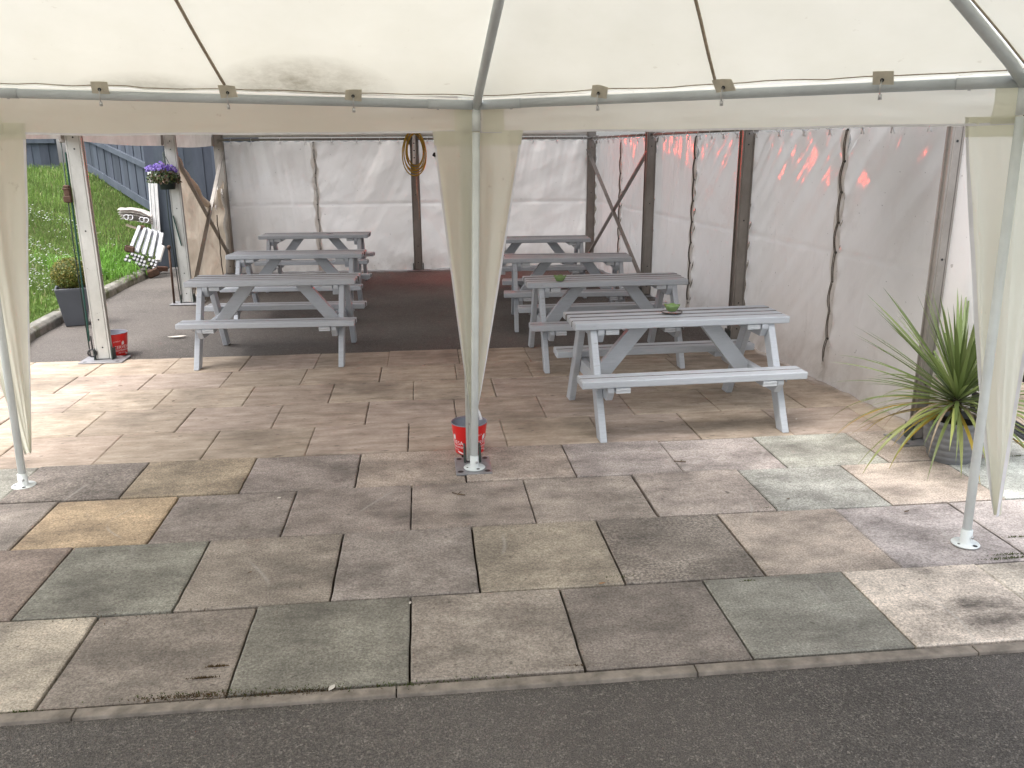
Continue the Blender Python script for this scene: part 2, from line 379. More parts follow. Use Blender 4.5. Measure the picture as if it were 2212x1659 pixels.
    t = NT('rubble_stone'); vv = t.voro(3.2, feat='DISTANCE_TO_EDGE'); c = t.mix(t.ramp(t.noise(5, 6, .7), .3, .7), (.05, .045, .045), (.22, .20, .20))
    c = t.mix(t.ramp(vv, .0, .07), (.012, .011, .01), c); MAT['stone'] = t.fin(c, .9, t.bump(t.ramp(vv, 0, .12), .9, .05, t.bump(t.noise(20, 5), .6, .01)), .2)
    MAT['drain'] = simple('black_iron_grating', (.02, .021, .025), .5, var=.3)
    MAT['leaf_litter'] = simple('dead_leaf', (.10, .06, .03), .8, var=.4, sc=50)
    MAT['pale_chip'] = simple('pale_chip', (.62, .58, .52), .8, var=.2)
    MAT['butt'] = simple('cork_filter', (.42, .20, .07), .8, var=.2)
    t = NT('heater_element'); t.b.inputs['Base Color'].default_value = (.4, .02, .01, 1)
    t.b.inputs['Emission Color'].default_value = (1, .06, .03, 1); t.b.inputs['Emission Strength'].default_value = 85
    MAT['glow'] = t.m
make_mats()

def setcol(o, fn):
    """per-face colours kept as a mesh attribute: the thing's own colour"""
    me = o.data; a = me.color_attributes.new('Col', 'FLOAT_COLOR', 'CORNER')
    buf = np.ones((len(me.loops), 4), 'f')
    for p in me.polygons:
        c = fn(p)
        buf[p.loop_start:p.loop_start+p.loop_total, :3] = c
    a.data.foreach_set('color', buf.ravel())

# ---------------------------------------------------------------- ground
KY = 2.435                                   # back of the edging strip
gr = MB()
gr.add([(-60,-40,-.06),(60,-40,-.06),(60,60,-.06),(-60,60,-.06)], [(0,1,2,3)])
tag(gr.build('ground', MAT['soil']), kind='structure')
a = MB()                                     # asphalt in front of the patio
a.grid(lambda u, v: (-9+18*u, -6+(KY-.048+6)*v, -.012+.004*sn(u*14, v*7)), 40, 30)
a.grid(lambda u, v: ((-3.9+6.95*u), 7.302+ (14.2-7.302)*v, -.004+.006*sn(u*9, v*9)), 40, 40)
tag(a.build('asphalt', MAT['asphalt']), kind='structure')
a = MB()
a.add([(-9, KY-.2, -.022), (9, KY-.2, -.022), (9, 7.32, -.022), (-9, 7.32, -.022)], [(0,1,2,3)])
tag(a.build('joint_bed', MAT['soil']), kind='structure')
a = MB(); x = -8.3
while x < 8:
    L = 1.02
    a.box((x+L/2, KY-.026+.004*sn(x, 1), -.03), (L-.005, .046, .064), Euler((0, 0, .003*sn(x*3, 2))), .002); x += L
tag(a.build('edging_strip', MAT['edging']), kind='structure')

ROWS = [2.445, 3.008, 3.626, 4.18, 4.705, 5.235, 5.765, 6.275, 6.76, 7.30]
GAP = .009
def rgb(*c): return np.array(lin(c))
NEAR = {0: (-.097, {-3: (168,155,138), -2: (118,106,98), -1: (108,107,97), 0: (132,120,111), 1: (112,101,96), 2: (121,122,114), 3: (196,180,168), 4: (186,174,160)}),
        1: (-.42,  {-3: (122,102,93), -2: (112,113,103), -1: (126,114,104), 0: (128,117,114), 1: (142,129,111), 2: (132,120,112), 3: (166,148,136), 4: (156,146,150), 5: (160,150,152)}),
        2: (-.107, {-5: (136,124,118), -4: (136,124,118), -3: (172,140,100), -2: (126,114,110), -1: (130,116,112), 0: (142,126,119), 1: (144,130,122), 2: (152,137,131), 3: (146,150,146), 4: (170,152,140), 5: (158,168,168)}),
        3: (-.41,  {-5: (128,128,120), -4: (128,130,122), -3: (122,110,104), -2: (150,129,100), -1: (131,118,115), 0: (146,128,117), 1: (150,132,122), 2: (145,133,133), 3: (150,139,139), 4: (142,146,138), 5: (154,138,128), 6: (150,158,156)})}
def mute(c, k=.60):
    c = 132+(np.array(c, float)-132)*.82; g = c.mean(); return rgb(*(g+(c-g)*k))
SPECK = {(3, -3): 1, (1, 2): 1, (2, 3): .5, (3, -2): .5, (0, 2): .35, (0, -1): .35}
nearb, farb = MB(), MB(); ncol, fcol, nspk = [], [], []
def slab(b, x0, x1, y0, y1, col, store, riven):
    g = GAP/2*(1 if not riven else .55); dz = random.uniform(-.0045, .0045)*(.5 if riven else 1); tx, ty = random.uniform(-.003, .003), random.uniform(-.003, .003)
    cx, cy_ = (x0+x1)/2, (y0+y1)/2
    nf = len(b.bm.faces)
    nx, ny = 12, 10
    jit = [random.uniform(-.0022, .0022) for _ in range(4)]
    def edge(u, v):
        X = x0+g+jit[0]*(1-u)+(x1-x0-2*g)*u+jit[1]*u; Y = y0+g+jit[2]*(1-v)+(y1-y0-2*g)*v+jit[3]*v
        ed = min(u, 1-u, v, 1-v)
        if ed == 0:
            X += .0032*sn(X*18, Y*18, 3); Y += .0032*sn(X*18, Y*18, 9)
        return X, Y, ed
    def fn(u, v):
        X, Y, ed = edge(u, v)
        z = dz+tx*(X-cx)+ty*(Y-cy_) - (.004 if ed == 0 else 0)
        return (X, Y, z)
    us = [0, .012, *[i/8 for i in range(1, 8)], .988, 1]; 
    vs = [fn(u, v) for v in us for u in us]; n = len(us)
    fs = [(j*n+i, j*n+i+1, (j+1)*n+i+1, (j+1)*n+i) for j in range(n-1) for i in range(n-1)]
    V, Fc = b.add(vs, fs, False)
    # sides
    rim = [i for i in range(n)]+[j*n+n-1 for j in range(1, n)]+[(n-1)*n+i for i in range(n-2, -1, -1)]+[j*n for j in range(n-2, 0, -1)]
    low = [b.bm.verts.new((V[i].co.x, V[i].co.y, -.03)) for i in rim]
    m = len(rim)
    for i in range(m):
        b.bm.faces.new((V[rim[i]], low[i], low[(i+1) % m], V[rim[(i+1) % m]]))
    store += [col]*(len(b.bm.faces)-nf)
for r in range(4):
    x0, cols = NEAR[r]
    for k in range(-13, 14):
        c = cols.get(k)
        if c is None:
            c = random.choice([(130,118,112), (142,128,118), (120,120,112), (150,138,130)]); 
        xa = x0+.6*k
        nn = len(ncol)
        slab(nearb, xa, xa+.6, ROWS[r], ROWS[r+1], mute(c)*np.array((2.15, 2.09, 1.97)), ncol, False)
        nspk += [SPECK.get((r, k), 0.0)]*(len(ncol)-nn)
for r in range(4, 9):
    x0 = [-.135, -.42, -.71, -.975, -.33][r-4]
    for k in range(-11, 12):
        xa = x0+.6*k
        c = mute(random.choice([(196,176,154), (200,182,160), (188,168,150), (194,174,158), (184,166,146)]), .9)*.96
        slab(farb, xa, xa+.6, ROWS[r], ROWS[r+1], c, fcol, True)
o = nearb.build('paving', MAT['slab'], recalc=False); setcol(o, lambda p: ncol[p.index])
sa = o.data.attributes.new('Speck', 'FLOAT', 'FACE'); sa.data.foreach_set('value', np.array(nspk, 'f')); tag(o, kind='structure')
o = farb.build('patio', MAT['riven'], recalc=False); setcol(o, lambda p: fcol[p.index]); tag(o, kind='structure')

# ---------------------------------------------------------------- grass bank, kerb, path edge
KERB = [(-3.55, 7.0), (-3.74, 8.2), (-3.82, 9.3), (-3.88, 10.6), (-3.93, 11.8), (-3.95, 12.7)]
def kerb_x(y):
    ks = KERB
    if y <= ks[0][1]: return ks[0][0]+(y-ks[0][1])*-.16
    for (xa, ya), (xb, yb) in zip(ks[:-1], ks[1:]):
        if y <= yb: return xa+(xb-xa)*(y-ya)/(yb-ya)
    return ks[-1][0]
k = MB(); y = 5.6
while y < 12.5:
    L = .9; y1 = min(y+L, 12.62); xa, xb = kerb_x(y), kerb_x(y1); g = .006
    def kf(t): return Vector((xa+(xb-xa)*t, y+(y1-y)*t, 0))
    A, B = kf(.006), kf(.994)
    vs = []
    for P in (A, B):
        for dx, dz in ((0, -.05), (.0, .07), (-.035, .105), (-.125, .11), (-.125, -.05)):
            vs.append((P.x+dx+.004*sn(P.y*5, dx*40), P.y, dz+.004*sn(P.y*3, dz*30)))
    k.add(vs, [(0,1,6,5),(1,2,7,6),(2,3,8,7),(3,4,9,8),(4,3,2,1,0),(5,6,7,8,9)])
    y += L
k.bevel(list(k.bm.verts), .008)
o = k.build('kerb', MAT['kerb']); tag(o, kind='structure')
CTRL = [(-3.85, 6, .10), (-3.85, 8.2, .10), (-3.95, 10, .10), (-4.05, 12.4, .10), (-4.05, 13.3, .12), (-3.6, 14, .1), (-4.5, 8, .22), (-4.9, 10, .36), (-4.8, 11.8, .36),
        (-6, 8.5, .62), (-8, 8, 1.0), (-7, 12, 1.05), (-5.6, 13.5, .85), (-4.55, 14.6, .66), (-5.3, 15.4, 1.0), (-6.7, 17, 1.43), (-8.5, 17, 1.43), (-10, 17, 1.5), (-10, 10, 1.35), (-6, 5, .5), (-9, 5, 1.0), (-10, 20, 1.6), (-5, 19, 1.3)]
cp = np.array(CTRL)
def _phi(d): return np.where(d > 1e-9, d*d*np.log(np.maximum(d, 1e-9)), 0)
_n = len(cp); _K = _phi(np.linalg.norm(cp[:, None, :2]-cp[None, :, :2], axis=2))+np.eye(_n)*.3
_P = np.c_[np.ones(_n), cp[:, :2]]; _A = np.block([[_K, _P], [_P.T, np.zeros((3, 3))]])
_w = np.linalg.solve(_A, np.r_[cp[:, 2], 0, 0, 0])
def bank_z(x, y):
    d = np.hypot(x-cp[:, 0], y-cp[:, 1]); z = float(_phi(d)@_w[:_n]+_w[_n]+_w[_n+1]*x+_w[_n+2]*y)
    kd = (kerb_x(y)-.125)-x
    return .085+ (z-.085)*smooth01(kd/.5) + .03*fbm(x*1.3, y*1.3)*smooth01(kd/.4)
bk = MB()
bk.grid(lambda u, v: ((lambda yy: (lambda xx: (xx, yy, bank_z(xx, yy)))(kerb_x(yy)-.11-(6.2)*u**1.3))(5.6+13.4*v)), 60, 110)
o = bk.build('bank', MAT['earth']); tag(o, kind='structure')

def grass_field():
    V, F, C = [], [], []
    def blade(x, y, z, h, wd, lean, az, col):
        s, c = math.sin(az), math.cos(az); dx, dy = c*lean*h, s*lean*h; px, py = -s*wd/2, c*wd/2; i = len(V)
        V.extend([(x-px, y-py, z-.01), (x+px, y+py, z-.01), (x+px*.7+dx*.35, y+py*.7+dy*.35, z+h*.6), (x-px*.7+dx*.35, y-py*.7+dy*.35, z+h*.6), (x+dx, y+dy, z+h*(1-.25*lean))])
        F.extend([(i, i+1, i+2, i+3), (i+3, i+2, i+4)]); C.extend([col, col])
    n = 0
    while n < 62000:
        y = 7.6+9.9*random.random()**1.25; d = 5.0*random.random()**1.5
        x = kerb_x(y)-.11-d
        if y > 12.6 and x > -4.25: continue
        n += 1
        z = bank_z(x, y); m = fbm(x*.9, y*.9, 3); m2 = fbm(x*3.1, y*3.1, 8)
        h = random.uniform(.035, .085)*(1+.7*max(0, m2))*(1.0+ (.55 if d > 1.5 else 0))
        if d < .12: h *= .7
        g = .85+.35*m+random.uniform(-.2, .2)
        r = random.random()
        col = np.array((.165, .275, .060))*g if r < .75 else (np.array((.25, .35, .095))*g if r < .95 else np.array((.40, .38, .19))*g)
        blade(x, y, z, h, random.uniform(.006, .012), random.uniform(.1, .9), random.uniform(0, 6.28), np.maximum(col, .01))
    for cx, cy_, q in ((-4.25, 11.6, 220), (-4.4, 12.2, 250), (-4.15, 12.0, 120), (-4.35, 12.75, 160), (-4.6, 11.2, 140)):     # long tufts by the junk
        for _ in range(q):
            x, y = random.gauss(cx, .12), random.gauss(cy_, .15)
            blade(x, y, bank_z(x, y), random.uniform(.12, .26), .011, random.uniform(.5, 1.2), random.uniform(0, 6.28), np.array((.16, .33, .05))*random.uniform(.7, 1.3))
    o = mesh_np('grass', V, F, MAT['grass']); setcol(o, lambda p: C[p.index]); tag(o, 'rough green lawn grass growing on the bank behind the kerb', 'grass', kind='stuff')
    V2, F2, C2 = [], [], []
    n = 0
    while n < 2400:
        y = 7.8+5.5*random.random(); d = 3.2*random.random()
        x = kerb_x(y)-.2-d
        if fbm(x*.75+4, y*.75, 5) < .12 and random.random() > .10: continue
        n += 1
        z = bank_z(x, y)+random.uniform(.07, .13); r = random.uniform(.008, .014); i = len(V2); tl = random.uniform(-.5, .5)
        V2.extend([(x+r*math.cos(a), y+r*math.sin(a), z+r*tl*math.cos(a)-.3*r*math.sin(a)) for a in (0, 1.05, 2.1, 3.14, 4.19, 5.24)]); F2.append(tuple(range(i, i+6)))
        C2.append((.16, .2, .05) if random.random() < .04 else (.80, .80, .82))
    o = mesh_np('daisies', V2, F2, MAT['petal']); setcol(o, lambda p: C2[p.index]); tag(o, 'small white daisies scattered through the lawn on the bank', 'daisies', kind='stuff')
grass_field()

# ---------------------------------------------------------------- timber fences behind the bank
def fence(name, A, B, zb, zt, label, bw=.145, rails=(), ledge=False, cap=False):
    """vertical boards between A and B; bottom and top heights run linearly"""
    A, B = Vector(A), Vector(B); L = (B-A).length; d = (B-A)/L; nrm = Vector((d.y, -d.x, 0))
    if nrm.y > 0: nrm = -nrm
    r = empty(name, (*A.xy, min(zb)), label, 'fence'); b = MB(); n = max(1, int(L/bw)); cols = []
    for i in range(n):
        t0, t1 = i/n, (i+1)/n
        P = A+d*(L*(t0+t1)/2)+nrm*(.010*(i % 2)+random.uniform(-.003, .003)); tt = (t0+t1)/2
        z0, z1 = zb[0]+(zb[1]-zb[0])*tt, zt[0]+(zt[1]-zt[0])*tt; nf = len(b.bm.faces)
        hw = L/n*.5+.006
        sh0, sh1 = (zb[1]-zb[0])*hw/L, (zt[1]-zt[0])*hw/L
        vs = []
        for off in (nrm*.009, -nrm*.009):
            for sx, zz, sh in ((-1, z0, sh0), (1, z0, sh0), (1, z1, sh1), (-1, z1, sh1)):
                q = P+d*(hw*sx)+off; vs.append((q.x, q.y, zz+sh*sx))
        b.add(vs, ((0,1,2,3),(7,6,5,4),(0,4,5,1),(1,5,6,2),(2,6,7,3),(3,7,4,0)))
        c = random.uniform(.72, 1.18); cols += [(c, c*random.uniform(.97, 1.02), c)]*(len(b.bm.faces)-nf)
    o = b.build('boards', MAT['fence'], r); setcol(o, lambda p: cols[p.index])
    def bar(nm, za, zb_, hgt, th, off):
        m = MB(); vs = []
        for P, z in ((A, za), (B, zb_)):
            for k, s in ((0, -1), (0, 1), (1, 1), (1, -1)):
                q = P+nrm*(off+th*k); vs.append((q.x, q.y, z+s*hgt/2))
        m.add(vs, ((0,3,2,1),(4,5,6,7),(0,1,5,4),(1,2,6,5),(2,3,7,6),(3,0,4,7)))
        o = m.build(nm, MAT['fence'], r); setcol(o, lambda p: (1.15, 1.15, 1.12))
    for za, zc in rails: bar('rail', za, zc, .09, .045, .021)
    if ledge: bar('gravel_board', zb[0]+.06, zb[1]+.06, .13, .028, .021)
    return r
zr = W(100, 304, 17).z
fence('board_fence', (-10.5, 17.0, 0), (-6.75, 17.0, 0), (1.38, 1.38), (3.6, 3.6), 'blue grey board fence running level along the top of the grass bank', rails=((zr, zr),), ledge=True)
e0, e1 = W(172, 349, 17.0), W(331, 445, 14.6)
q0, q1 = W(212, 305, 16.4), W(331, 366, 14.6)
dz = (q1.z-q0.z)/((Vector((q1.x, q1.y, 0))-Vector((q0.x, q0.y, 0))).length)*((Vector((e1.x, e1.y, 0))-Vector((e0.x, e0.y, 0))).length)
fence('board_fence', (e0.x, e0.y, 0), (e1.x+.35, e1.y-.35, 0), (e0.z-.05, e1.z-.22), (4.0, 3.3), 'blue grey board fence stepping down the slope with a sloping rail', bw=.15, rails=((q1.z-dz+.02, q1.z-.06),), ledge=True)
fence('board_fence', (-3.98, 13.05, 0), (-2.35, 13.05, 0), (.05, .05), (2.75, 2.75), 'upright blue grey board panel standing behind the hanging basket', bw=.135)

# ---------------------------------------------------------------- marquee
P1, P2, P3 = Vector((-2.754, 7.295, 0)), Vector((-2.784, 10.09, 0)), Vector((-2.80, 12.5, 0))
BM = Vector((-.08, 12.5, 0)); RC = Vector((2.50, 12.5, 0)); R2 = Vector((2.67, 9.85, 0)); R3 = Vector((2.842, 7.316, 0)); R4 = Vector((2.944, 4.517, 0))
FM = Vector((.236, 4.465, 0)); FL = Vector((-2.72, 4.5, 0))
EAVE = 2.14; RAIL = 1.88
mq = empty('marquee', (0, 8.5, 0), 'white framed marquee with laced sheet walls sheltering the picnic tables', 'marquee')
def post(P, name='post', wx=.10, wy=.06, mat='alu_dark', plate=True, top=EAVE, pw=(.36, .24), py=-.01):
    b = MB(); x, y = P.x, P.y; t = .012
    b.box((x, y, top/2+.012), (wx, wy, top-.01), None, .006)
    # channel lips either side
    for s in (-1, 1):
        for q in (-1, 1): b.box((x+s*(wx/2+.006), y+q*(wy/2-.008), top/2+.012), (.0118, .012, top-.014))
    o = b.build(name, MAT[mat], mq)
    h = MB()
    for z in (.12, .36, 1.1, 1.75, 1.84):
        h.tube([(x+.01*sn(z, x), y-wy/2-.002, z), (x+.01*sn(z, x), y-wy/2+.01, z)], .007, 8)
    build_each(h, 'bolt_hole', MAT['black'], o)
    if plate:
        b = MB(); b.box((x, y+py, .0065), (pw[0], pw[1], .011), None, .002); pl = b.build('base_plate', MAT['plate'], o)
        hb = MB()
        for sx in (-1, 1):
            for sy in (-1, 1):
                hb.lathe([(0, 0), (.016, 0)], 14, (x+sx*pw[0]*.37, y+py+sy*pw[1]*.38, .0128))
            b2 = MB(); b2.box((x+sx*(wx/2+.022), y, .06), (.012, wy+.03, .095), None, .003); b2.build('lug', MAT['lug'], o)
        build_each(hb, 'plate_hole', MAT['black'], o)
    return o
p1 = post(P1, mat='alu'); p2 = post(P2, mat='alu'); p3 = post(P3, wx=.11)
bm_ = post(BM, wx=.10); rc = post(RC, wx=.10); r2 = post(R2, wx=.09, wy=.09); r3 = post(R3, wx=.085, wy=.10); r4 = post(R4, wx=.05, wy=.06, mat='alu_dark', pw=(.30, .22))
fl = post(FL, mat='alu')
fm = post(FM, wx=.042, wy=.042, mat='alu', pw=(.2, .26), py=-.065)
# head castings and eave beams
for P in (P1, P2, P3, BM, RC, R2, R3, R4):
    b = MB(); b.box((P.x-.085 if P.x < 0 else P.x+.085, P.y, 1.86), (.05, .06, .12), None, .006); b.build('rail_bracket', MAT['alu_dark'], mq)
def eave(A, B, nm='eave_beam'):
    b = MB(); b.beam((A.x, A.y, EAVE+.04), (B.x, B.y, EAVE+.04), .06, .10, bev=.005); b.build(nm, MAT['alu'], mq)
for A, B in ((FL, P1), (P1, P2), (P2, P3), (P3, BM), (BM, RC), (R2, RC), (R3, R2), (R4, R3), (FL, FM), (FM, R4)): eave(A, B)
# roof and gables
RIDGE = 3.35
def ridge(y): return Vector((.05-.02*(y-4.5), y, RIDGE))
rb = MB()
for e0_, e1_ in ((FL, P1), (P1, P2), (P2, P3)):
    rb.grid(lambda u, v: (lambda E: (E+(ridge(E.y)-E)*v))(Vector((e0_.x+(e1_.x-e0_.x)*u-.05*(1-v), e0_.y+(e1_.y-e0_.y)*u, EAVE+.10))) + Vector((0, 0, -.05*math.sin(math.pi*v)*math.sin(math.pi*u))), 8, 8)
for e0_, e1_ in ((R4, R3), (R3, R2), (R2, RC)):
    rb.grid(lambda u, v: (lambda E: (E+(ridge(E.y)-E)*v))(Vector((e0_.x+(e1_.x-e0_.x)*u+.05*(1-v), e0_.y+(e1_.y-e0_.y)*u, EAVE+.10))) + Vector((0, 0, -.05*math.sin(math.pi*v)*math.sin(math.pi*u))), 8, 8)
build_each(rb, 'roof_sheet', MAT['roof_pvc'], mq)
for nm, L0, R0, yy in (('gable_sheet', P3, RC, 12.56), ('gable_sheet', FL, R4, 4.50)):
    g = MB(); zb = 1.93 if yy > 8 else 2.0
    g.add([(L0.x, yy, zb), (R0.x, yy, zb), (R0.x, yy, EAVE+.1), (ridge(yy).x, yy, RIDGE), (L0.x, yy, EAVE+.1)], [(0,1,2,3,4)]); g.build(nm, MAT['roof_pvc'], mq)
for y_ in (4.55, 7.3, 9.95, 12.45):
    b = MB()
    b.beam((-2.75, y_, EAVE+.05), (ridge(y_).x, y_, RIDGE-.06), .05, .09); b.beam((2.9-.05*(y_-4.5), y_, EAVE+.05), (ridge(y_).x, y_, RIDGE-.06), .05, .09); build_each(b, 'rafter', MAT['alu'], mq)
# left valance strip hanging from the eave
v = MB(); 
vx = [(FL.x-.07, 4.5), (P1.x-.07, 7.295), (P2.x-.075, 10.09), (P3.x-.07, 12.5)]
for (xa, ya), (xb, yb) in zip(vx[:-1], vx[1:]):
    zz = {4.5: (1.84, 1.83), 7.295: (1.83, 1.79), 10.09: (1.79, 1.80)}[ya]
    v.grid(lambda u, t: (xa+(xb-xa)*u+.012*sn(u*14, t*2)*(1-t)-.02*(1-t), ya+(yb-ya)*u, (zz[0]+(zz[1]-zz[0])*u-.02*math.sin(math.pi*u))*(1-t)+(EAVE+.1)*t), 40, 8)
v.build('valance', MAT['old_pvc'], mq)
# curtain rails
def rail(A, B, n, dx=0, dy=0, skip=()):
    A = Vector((A.x+dx, A.y+dy, RAIL)); B = Vector((B.x+dx, B.y+dy, RAIL)); b = MB(); b.tube([A, B], .016, 10); o = b.build('curtain_rail', MAT['alu_dark'], mq)
    for i in range(n):
        g = MB(); P = A+(B-A)*((i+.5)/n+random.uniform(-.02, .02)); ax = (B-A).normalized()
        side = ax.cross(Vector((0,0,1)))
        g.tube([P+side*(.028*math.cos(a))+Vector((0,0,.028*math.sin(a)-.012)) for a in np.linspace(0, 2*math.pi, 13)[:-1]], .0035, 5, closed=True)
        for s in (-1, 1): g.tube([P+Vector((0,0,-.035)), P+ax*(.018*s)+Vector((0,-.01,-.075))], .005, 5)
        g.build('ring', MAT['white_plastic'], o)
    return o
rail(P3, BM, 8, 0, -.045); rail(BM, RC, 8, 0, -.045); rail(R2, RC, 8, -.0, 0); rail(R3, R2, 8); rail(R4, R3, 7)
for (A, B) in ((P3, BM), (BM, RC)):                        # upper batten
    b = MB(); b.beam((A.x, 12.52, 1.925), (B.x, 12.52, 1.925), .02, .03); b.build('batten', MAT['alu'], mq)

# sheet walls
def wrinkle(a, z, seed, vert=.6, diag=0.0, amp=1.0):
    h = .030*fbm(a*1.1+seed, z*.9, seed, 3)
    h += .019*fbm(a*4.6+diag*z*5+seed, z*.3-diag*a*.2, 2+seed, 3)*(.35+vert*smooth01((z-.9)/.9))
    h += .007*fbm(a*10.5+diag*z*11+seed*2, z*.28-diag*a*.2, 7+seed, 2)*(.3+vert*smooth01((z-1.0)/.8))*.8
    h += .006*fbm(a*2.2-z*3.0, z*2.0+seed, 5, 3)
    k = abs(z-.98)                                         # pressed-in fold line
    h += .008*math.exp(-(k/.018)**2)
    return h*amp
def wall(A, B, seed, diag=0.0, mat='pvc', ztop=1.86, vert=.6, flare=0.0, nu=70, nv=90, curve=None, edge0=True, edge1=True, amp=1.0):
    """one laced sheet between two floor points A and B; bows between its lacings"""
    A2, B2 = Vector((A[0], A[1], 0)), Vector((B[0], B[1], 0)); d = B2-A2; L = d.length; d.normalize(); n = Vector((d.y, -d.x, 0))
    if n.dot(Vector((0, 8.5, 0))-A2) < 0: n = -n
    b = MB()
    def fn(u, v):
        a = u*L; z = .015+(ztop-.015)*v
        ed = min(u, 1-u); h = wrinkle(a, z, seed, vert, diag, amp)
        h += .012*math.sin(z*34+seed)*math.exp(-(ed*L/.05)**2)             # puckered laced edge
        h += .012*math.sin(a*30+2*math.sin(a*7))*math.exp(-((ztop-z)/.16)**2)*.7
        h += flare*(1-smooth01(z/.30))*(1+.3*math.sin(a*9+seed))+.02*fbm(a*6, seed)*(1-smooth01(z/.12))
        P = A2+d*(a+ (.008*math.sin(z*40+seed)*(1 if u in (0, 1) else 0))) + n*h
        if curve: P += n*curve(u, z)
        zz = z - .012*math.sin(math.pi*2*u*max(2, round(L/.33)))**2*(1 if v > .985 else 0) + (.012*sn(a*4, seed) if v == 0 else 0)
        return (P.x, P.y, zz)
    b.grid(fn, nu, nv)
    return b.build('wall_sheet', MAT[mat], mq)
def lacing(P, seed, n_in, ax, z0=.12, z1=1.84):
    m = MB(); g = MB(); zs = np.linspace(z1, z0, 9); pts = []
    for i in range(len(zs)-1):
        for t in np.linspace(0, 1, 7)[:-1]:
            z = zs[i]+(zs[i+1]-zs[i])*t; s = .010*math.sin(math.pi*t)*(1 if i % 2 else -.6)+.006*sn(z*5, seed)
            pts.append(Vector((P[0], P[1], z))+ax*s+n_in*(.020+.012*math.sin(math.pi*t)))
    m.tube(pts, .0045, 6)
    pts2 = [p+ax*(.014+.010*sn(p.z*9, seed+3))+n_in*.002 for p in pts]; m.tube(pts2, .0035, 5)
    o = m.build('lacing', MAT['rope'], mq)
    for z in zs: 
        c = Vector((P[0], P[1], z))+n_in*.018
        g.tube([c-n_in*.004, c+n_in*.004], .009, 10)
    build_each(g, 'eyelet', MAT['black'], o)
    # strip between the two sheets: the overlapped hem
    h = MB(); h.grid(lambda u, v: tuple(Vector((P[0], P[1], z0-.1+(z1-z0+.1)*v))+ax*((u-.5)*.085+.012*math.sin(v*40+seed)+.006*sn(v*22,seed))+n_in*(.006+.02*abs(u-.45)*2*(1+.5*sn(v*14, u*2, seed)))), 8, 90)
    build_each(h, 'hem', MAT['pvc'], o)
# back wall
xs = [P3.x+.03, (P3.x+BM.x)/2-.06, BM.x, 1.2, RC.x]
for i in range(4):
    wall((xs[i], 12.55), (xs[i+1], 12.55), 3+i*7, diag=[.1, -.5, .5, -.2][i], vert=.35, flare=.03, amp=2.2)
lacing((xs[1], 12.53), 2, Vector((0, -1, 0)), Vector((1, 0, 0))); lacing((xs[3], 12.53), 4, Vector((0, -1, 0)), Vector((1, 0, 0)))
# right wall: leans out a little towards the front
RW = [(3.13, 4.50), (3.02, 5.85), (2.915, 7.32), (2.83, 8.62), (2.74, 9.88), (2.66, 11.2), (2.57, 12.52)]
for i in range(6):
    wall(RW[i], RW[i+1], 20+i*5, diag=[.8, .9, .9, .15, .05, .1][i], vert=[.9, 1.3, 1.5, 1.8, .8, .8][i], flare=[.05, .05, .03, .02, .02, .02][i])
def lx(i):
    P = RW[i]; d = Vector((RW[i+1][0]-RW[i-1][0], RW[i+1][1]-RW[i-1][1], 0)).normalized(); n = Vector((-d.y, d.x, 0))
    return P, (n if n.x < 0 else -n), d
for i in (1, 3, 5):
    P, n, d = lx(i); lacing(P, i, n, d)
# outer flap of the right wall wrapping round the front post
b = MB(); b.grid(lambda u, v: (2.99+.26*u, 4.50+.012*math.sin(v*11)*u-.02*u, .03+2.05*v), 8, 30); b.build('wall_flap', MAT['pvc'], mq)
# cross bracing
def brace(A, za, B, zb, off):
    b = MB(); b.beam((A.x+off[0], A.y+off[1], za), (B.x+off[0], B.y+off[1], zb), .018, .045, up=(1, 0, 0)); return b.build('brace', MAT['alu_dark'], mq)
brace(P2, 1.72, P3, .22, (.02, .0)); brace(P3, 1.72, P2, .05, (.045, 0))
brace(R2, 1.70, RC, .16, (-.03, 0)); brace(RC, 1.72, R2, .20, (-.055, 0))
# half-collapsed beige side sheet in the left bay
b = MB()
def lf(u, v):
    y = P2.y+.06+(P3.y-P2.y-.12)*u
    top = 1.66+(1.02-1.66)*smooth01(u/.68)**.9 if u < .68 else 1.02+(1.33-1.02)*((u-.68)/.32)**1.6
    z = .02+(top-.02)*v
    x = P2.x-.035+.05*fbm(y*2.2, z*1.7, 4)+.028*math.sin(y*7+z*2)*(1-v)+.06*max(0, (u-.55))*math.sin(z*16)*v+.03*math.exp(-((u-.70)/.05)**2)*math.sin(z*9)
    return (x, y, z)
b.grid(lf, 60, 60); o = b.build('wall_sheet', MAT['pvc_beige'], mq); o['label'] = 'sagging beige side sheet slumped behind crossed braces'
b = MB(); b.tube([Vector(lf(u, 1))+Vector((.015, 0, .02+.01*sn(u*9, 1))) for u in np.linspace(0, .70, 20)], [.02+.022*smooth01(t*2) for t in np.linspace(0, 1, 20)], 9); b.build('rolled_hem', MAT['pvc_beige'], o)
g = MB()
for u_, dz_ in ((.80, -.10), (.92, -.03)):
    c = Vector(lf(u_, 1))+Vector((.05, 0, dz_)); g.tube([c+Vector((.004*math.sin(3*a), .034*math.cos(a), .034*math.sin(a))) for a in np.linspace(0, 2*math.pi, 17)[:-1]], .005, 5, closed=True)
build_each(g, 'ring', MAT['white_plastic'], o)
b = MB(); y_ = P2.y+.06+(P3.y-P2.y-.12)*.72; b.tube([(P2.x+.03+.012*sn(z*7, 3), y_+.02*sn(z*4, 1), z) for z in np.linspace(.9, .05, 24)], .008, 6); b.build('lacing', MAT['rope'], o)
b = MB()      # white flap folded over at the corner
b.grid(lambda u, v: (P3.x-.05+.03*math.sin(u*3), P3.y-.62+.52*u, .98+.36*u*v+.08*v), 10, 6); b.build('flap', MAT['pvc'], mq)

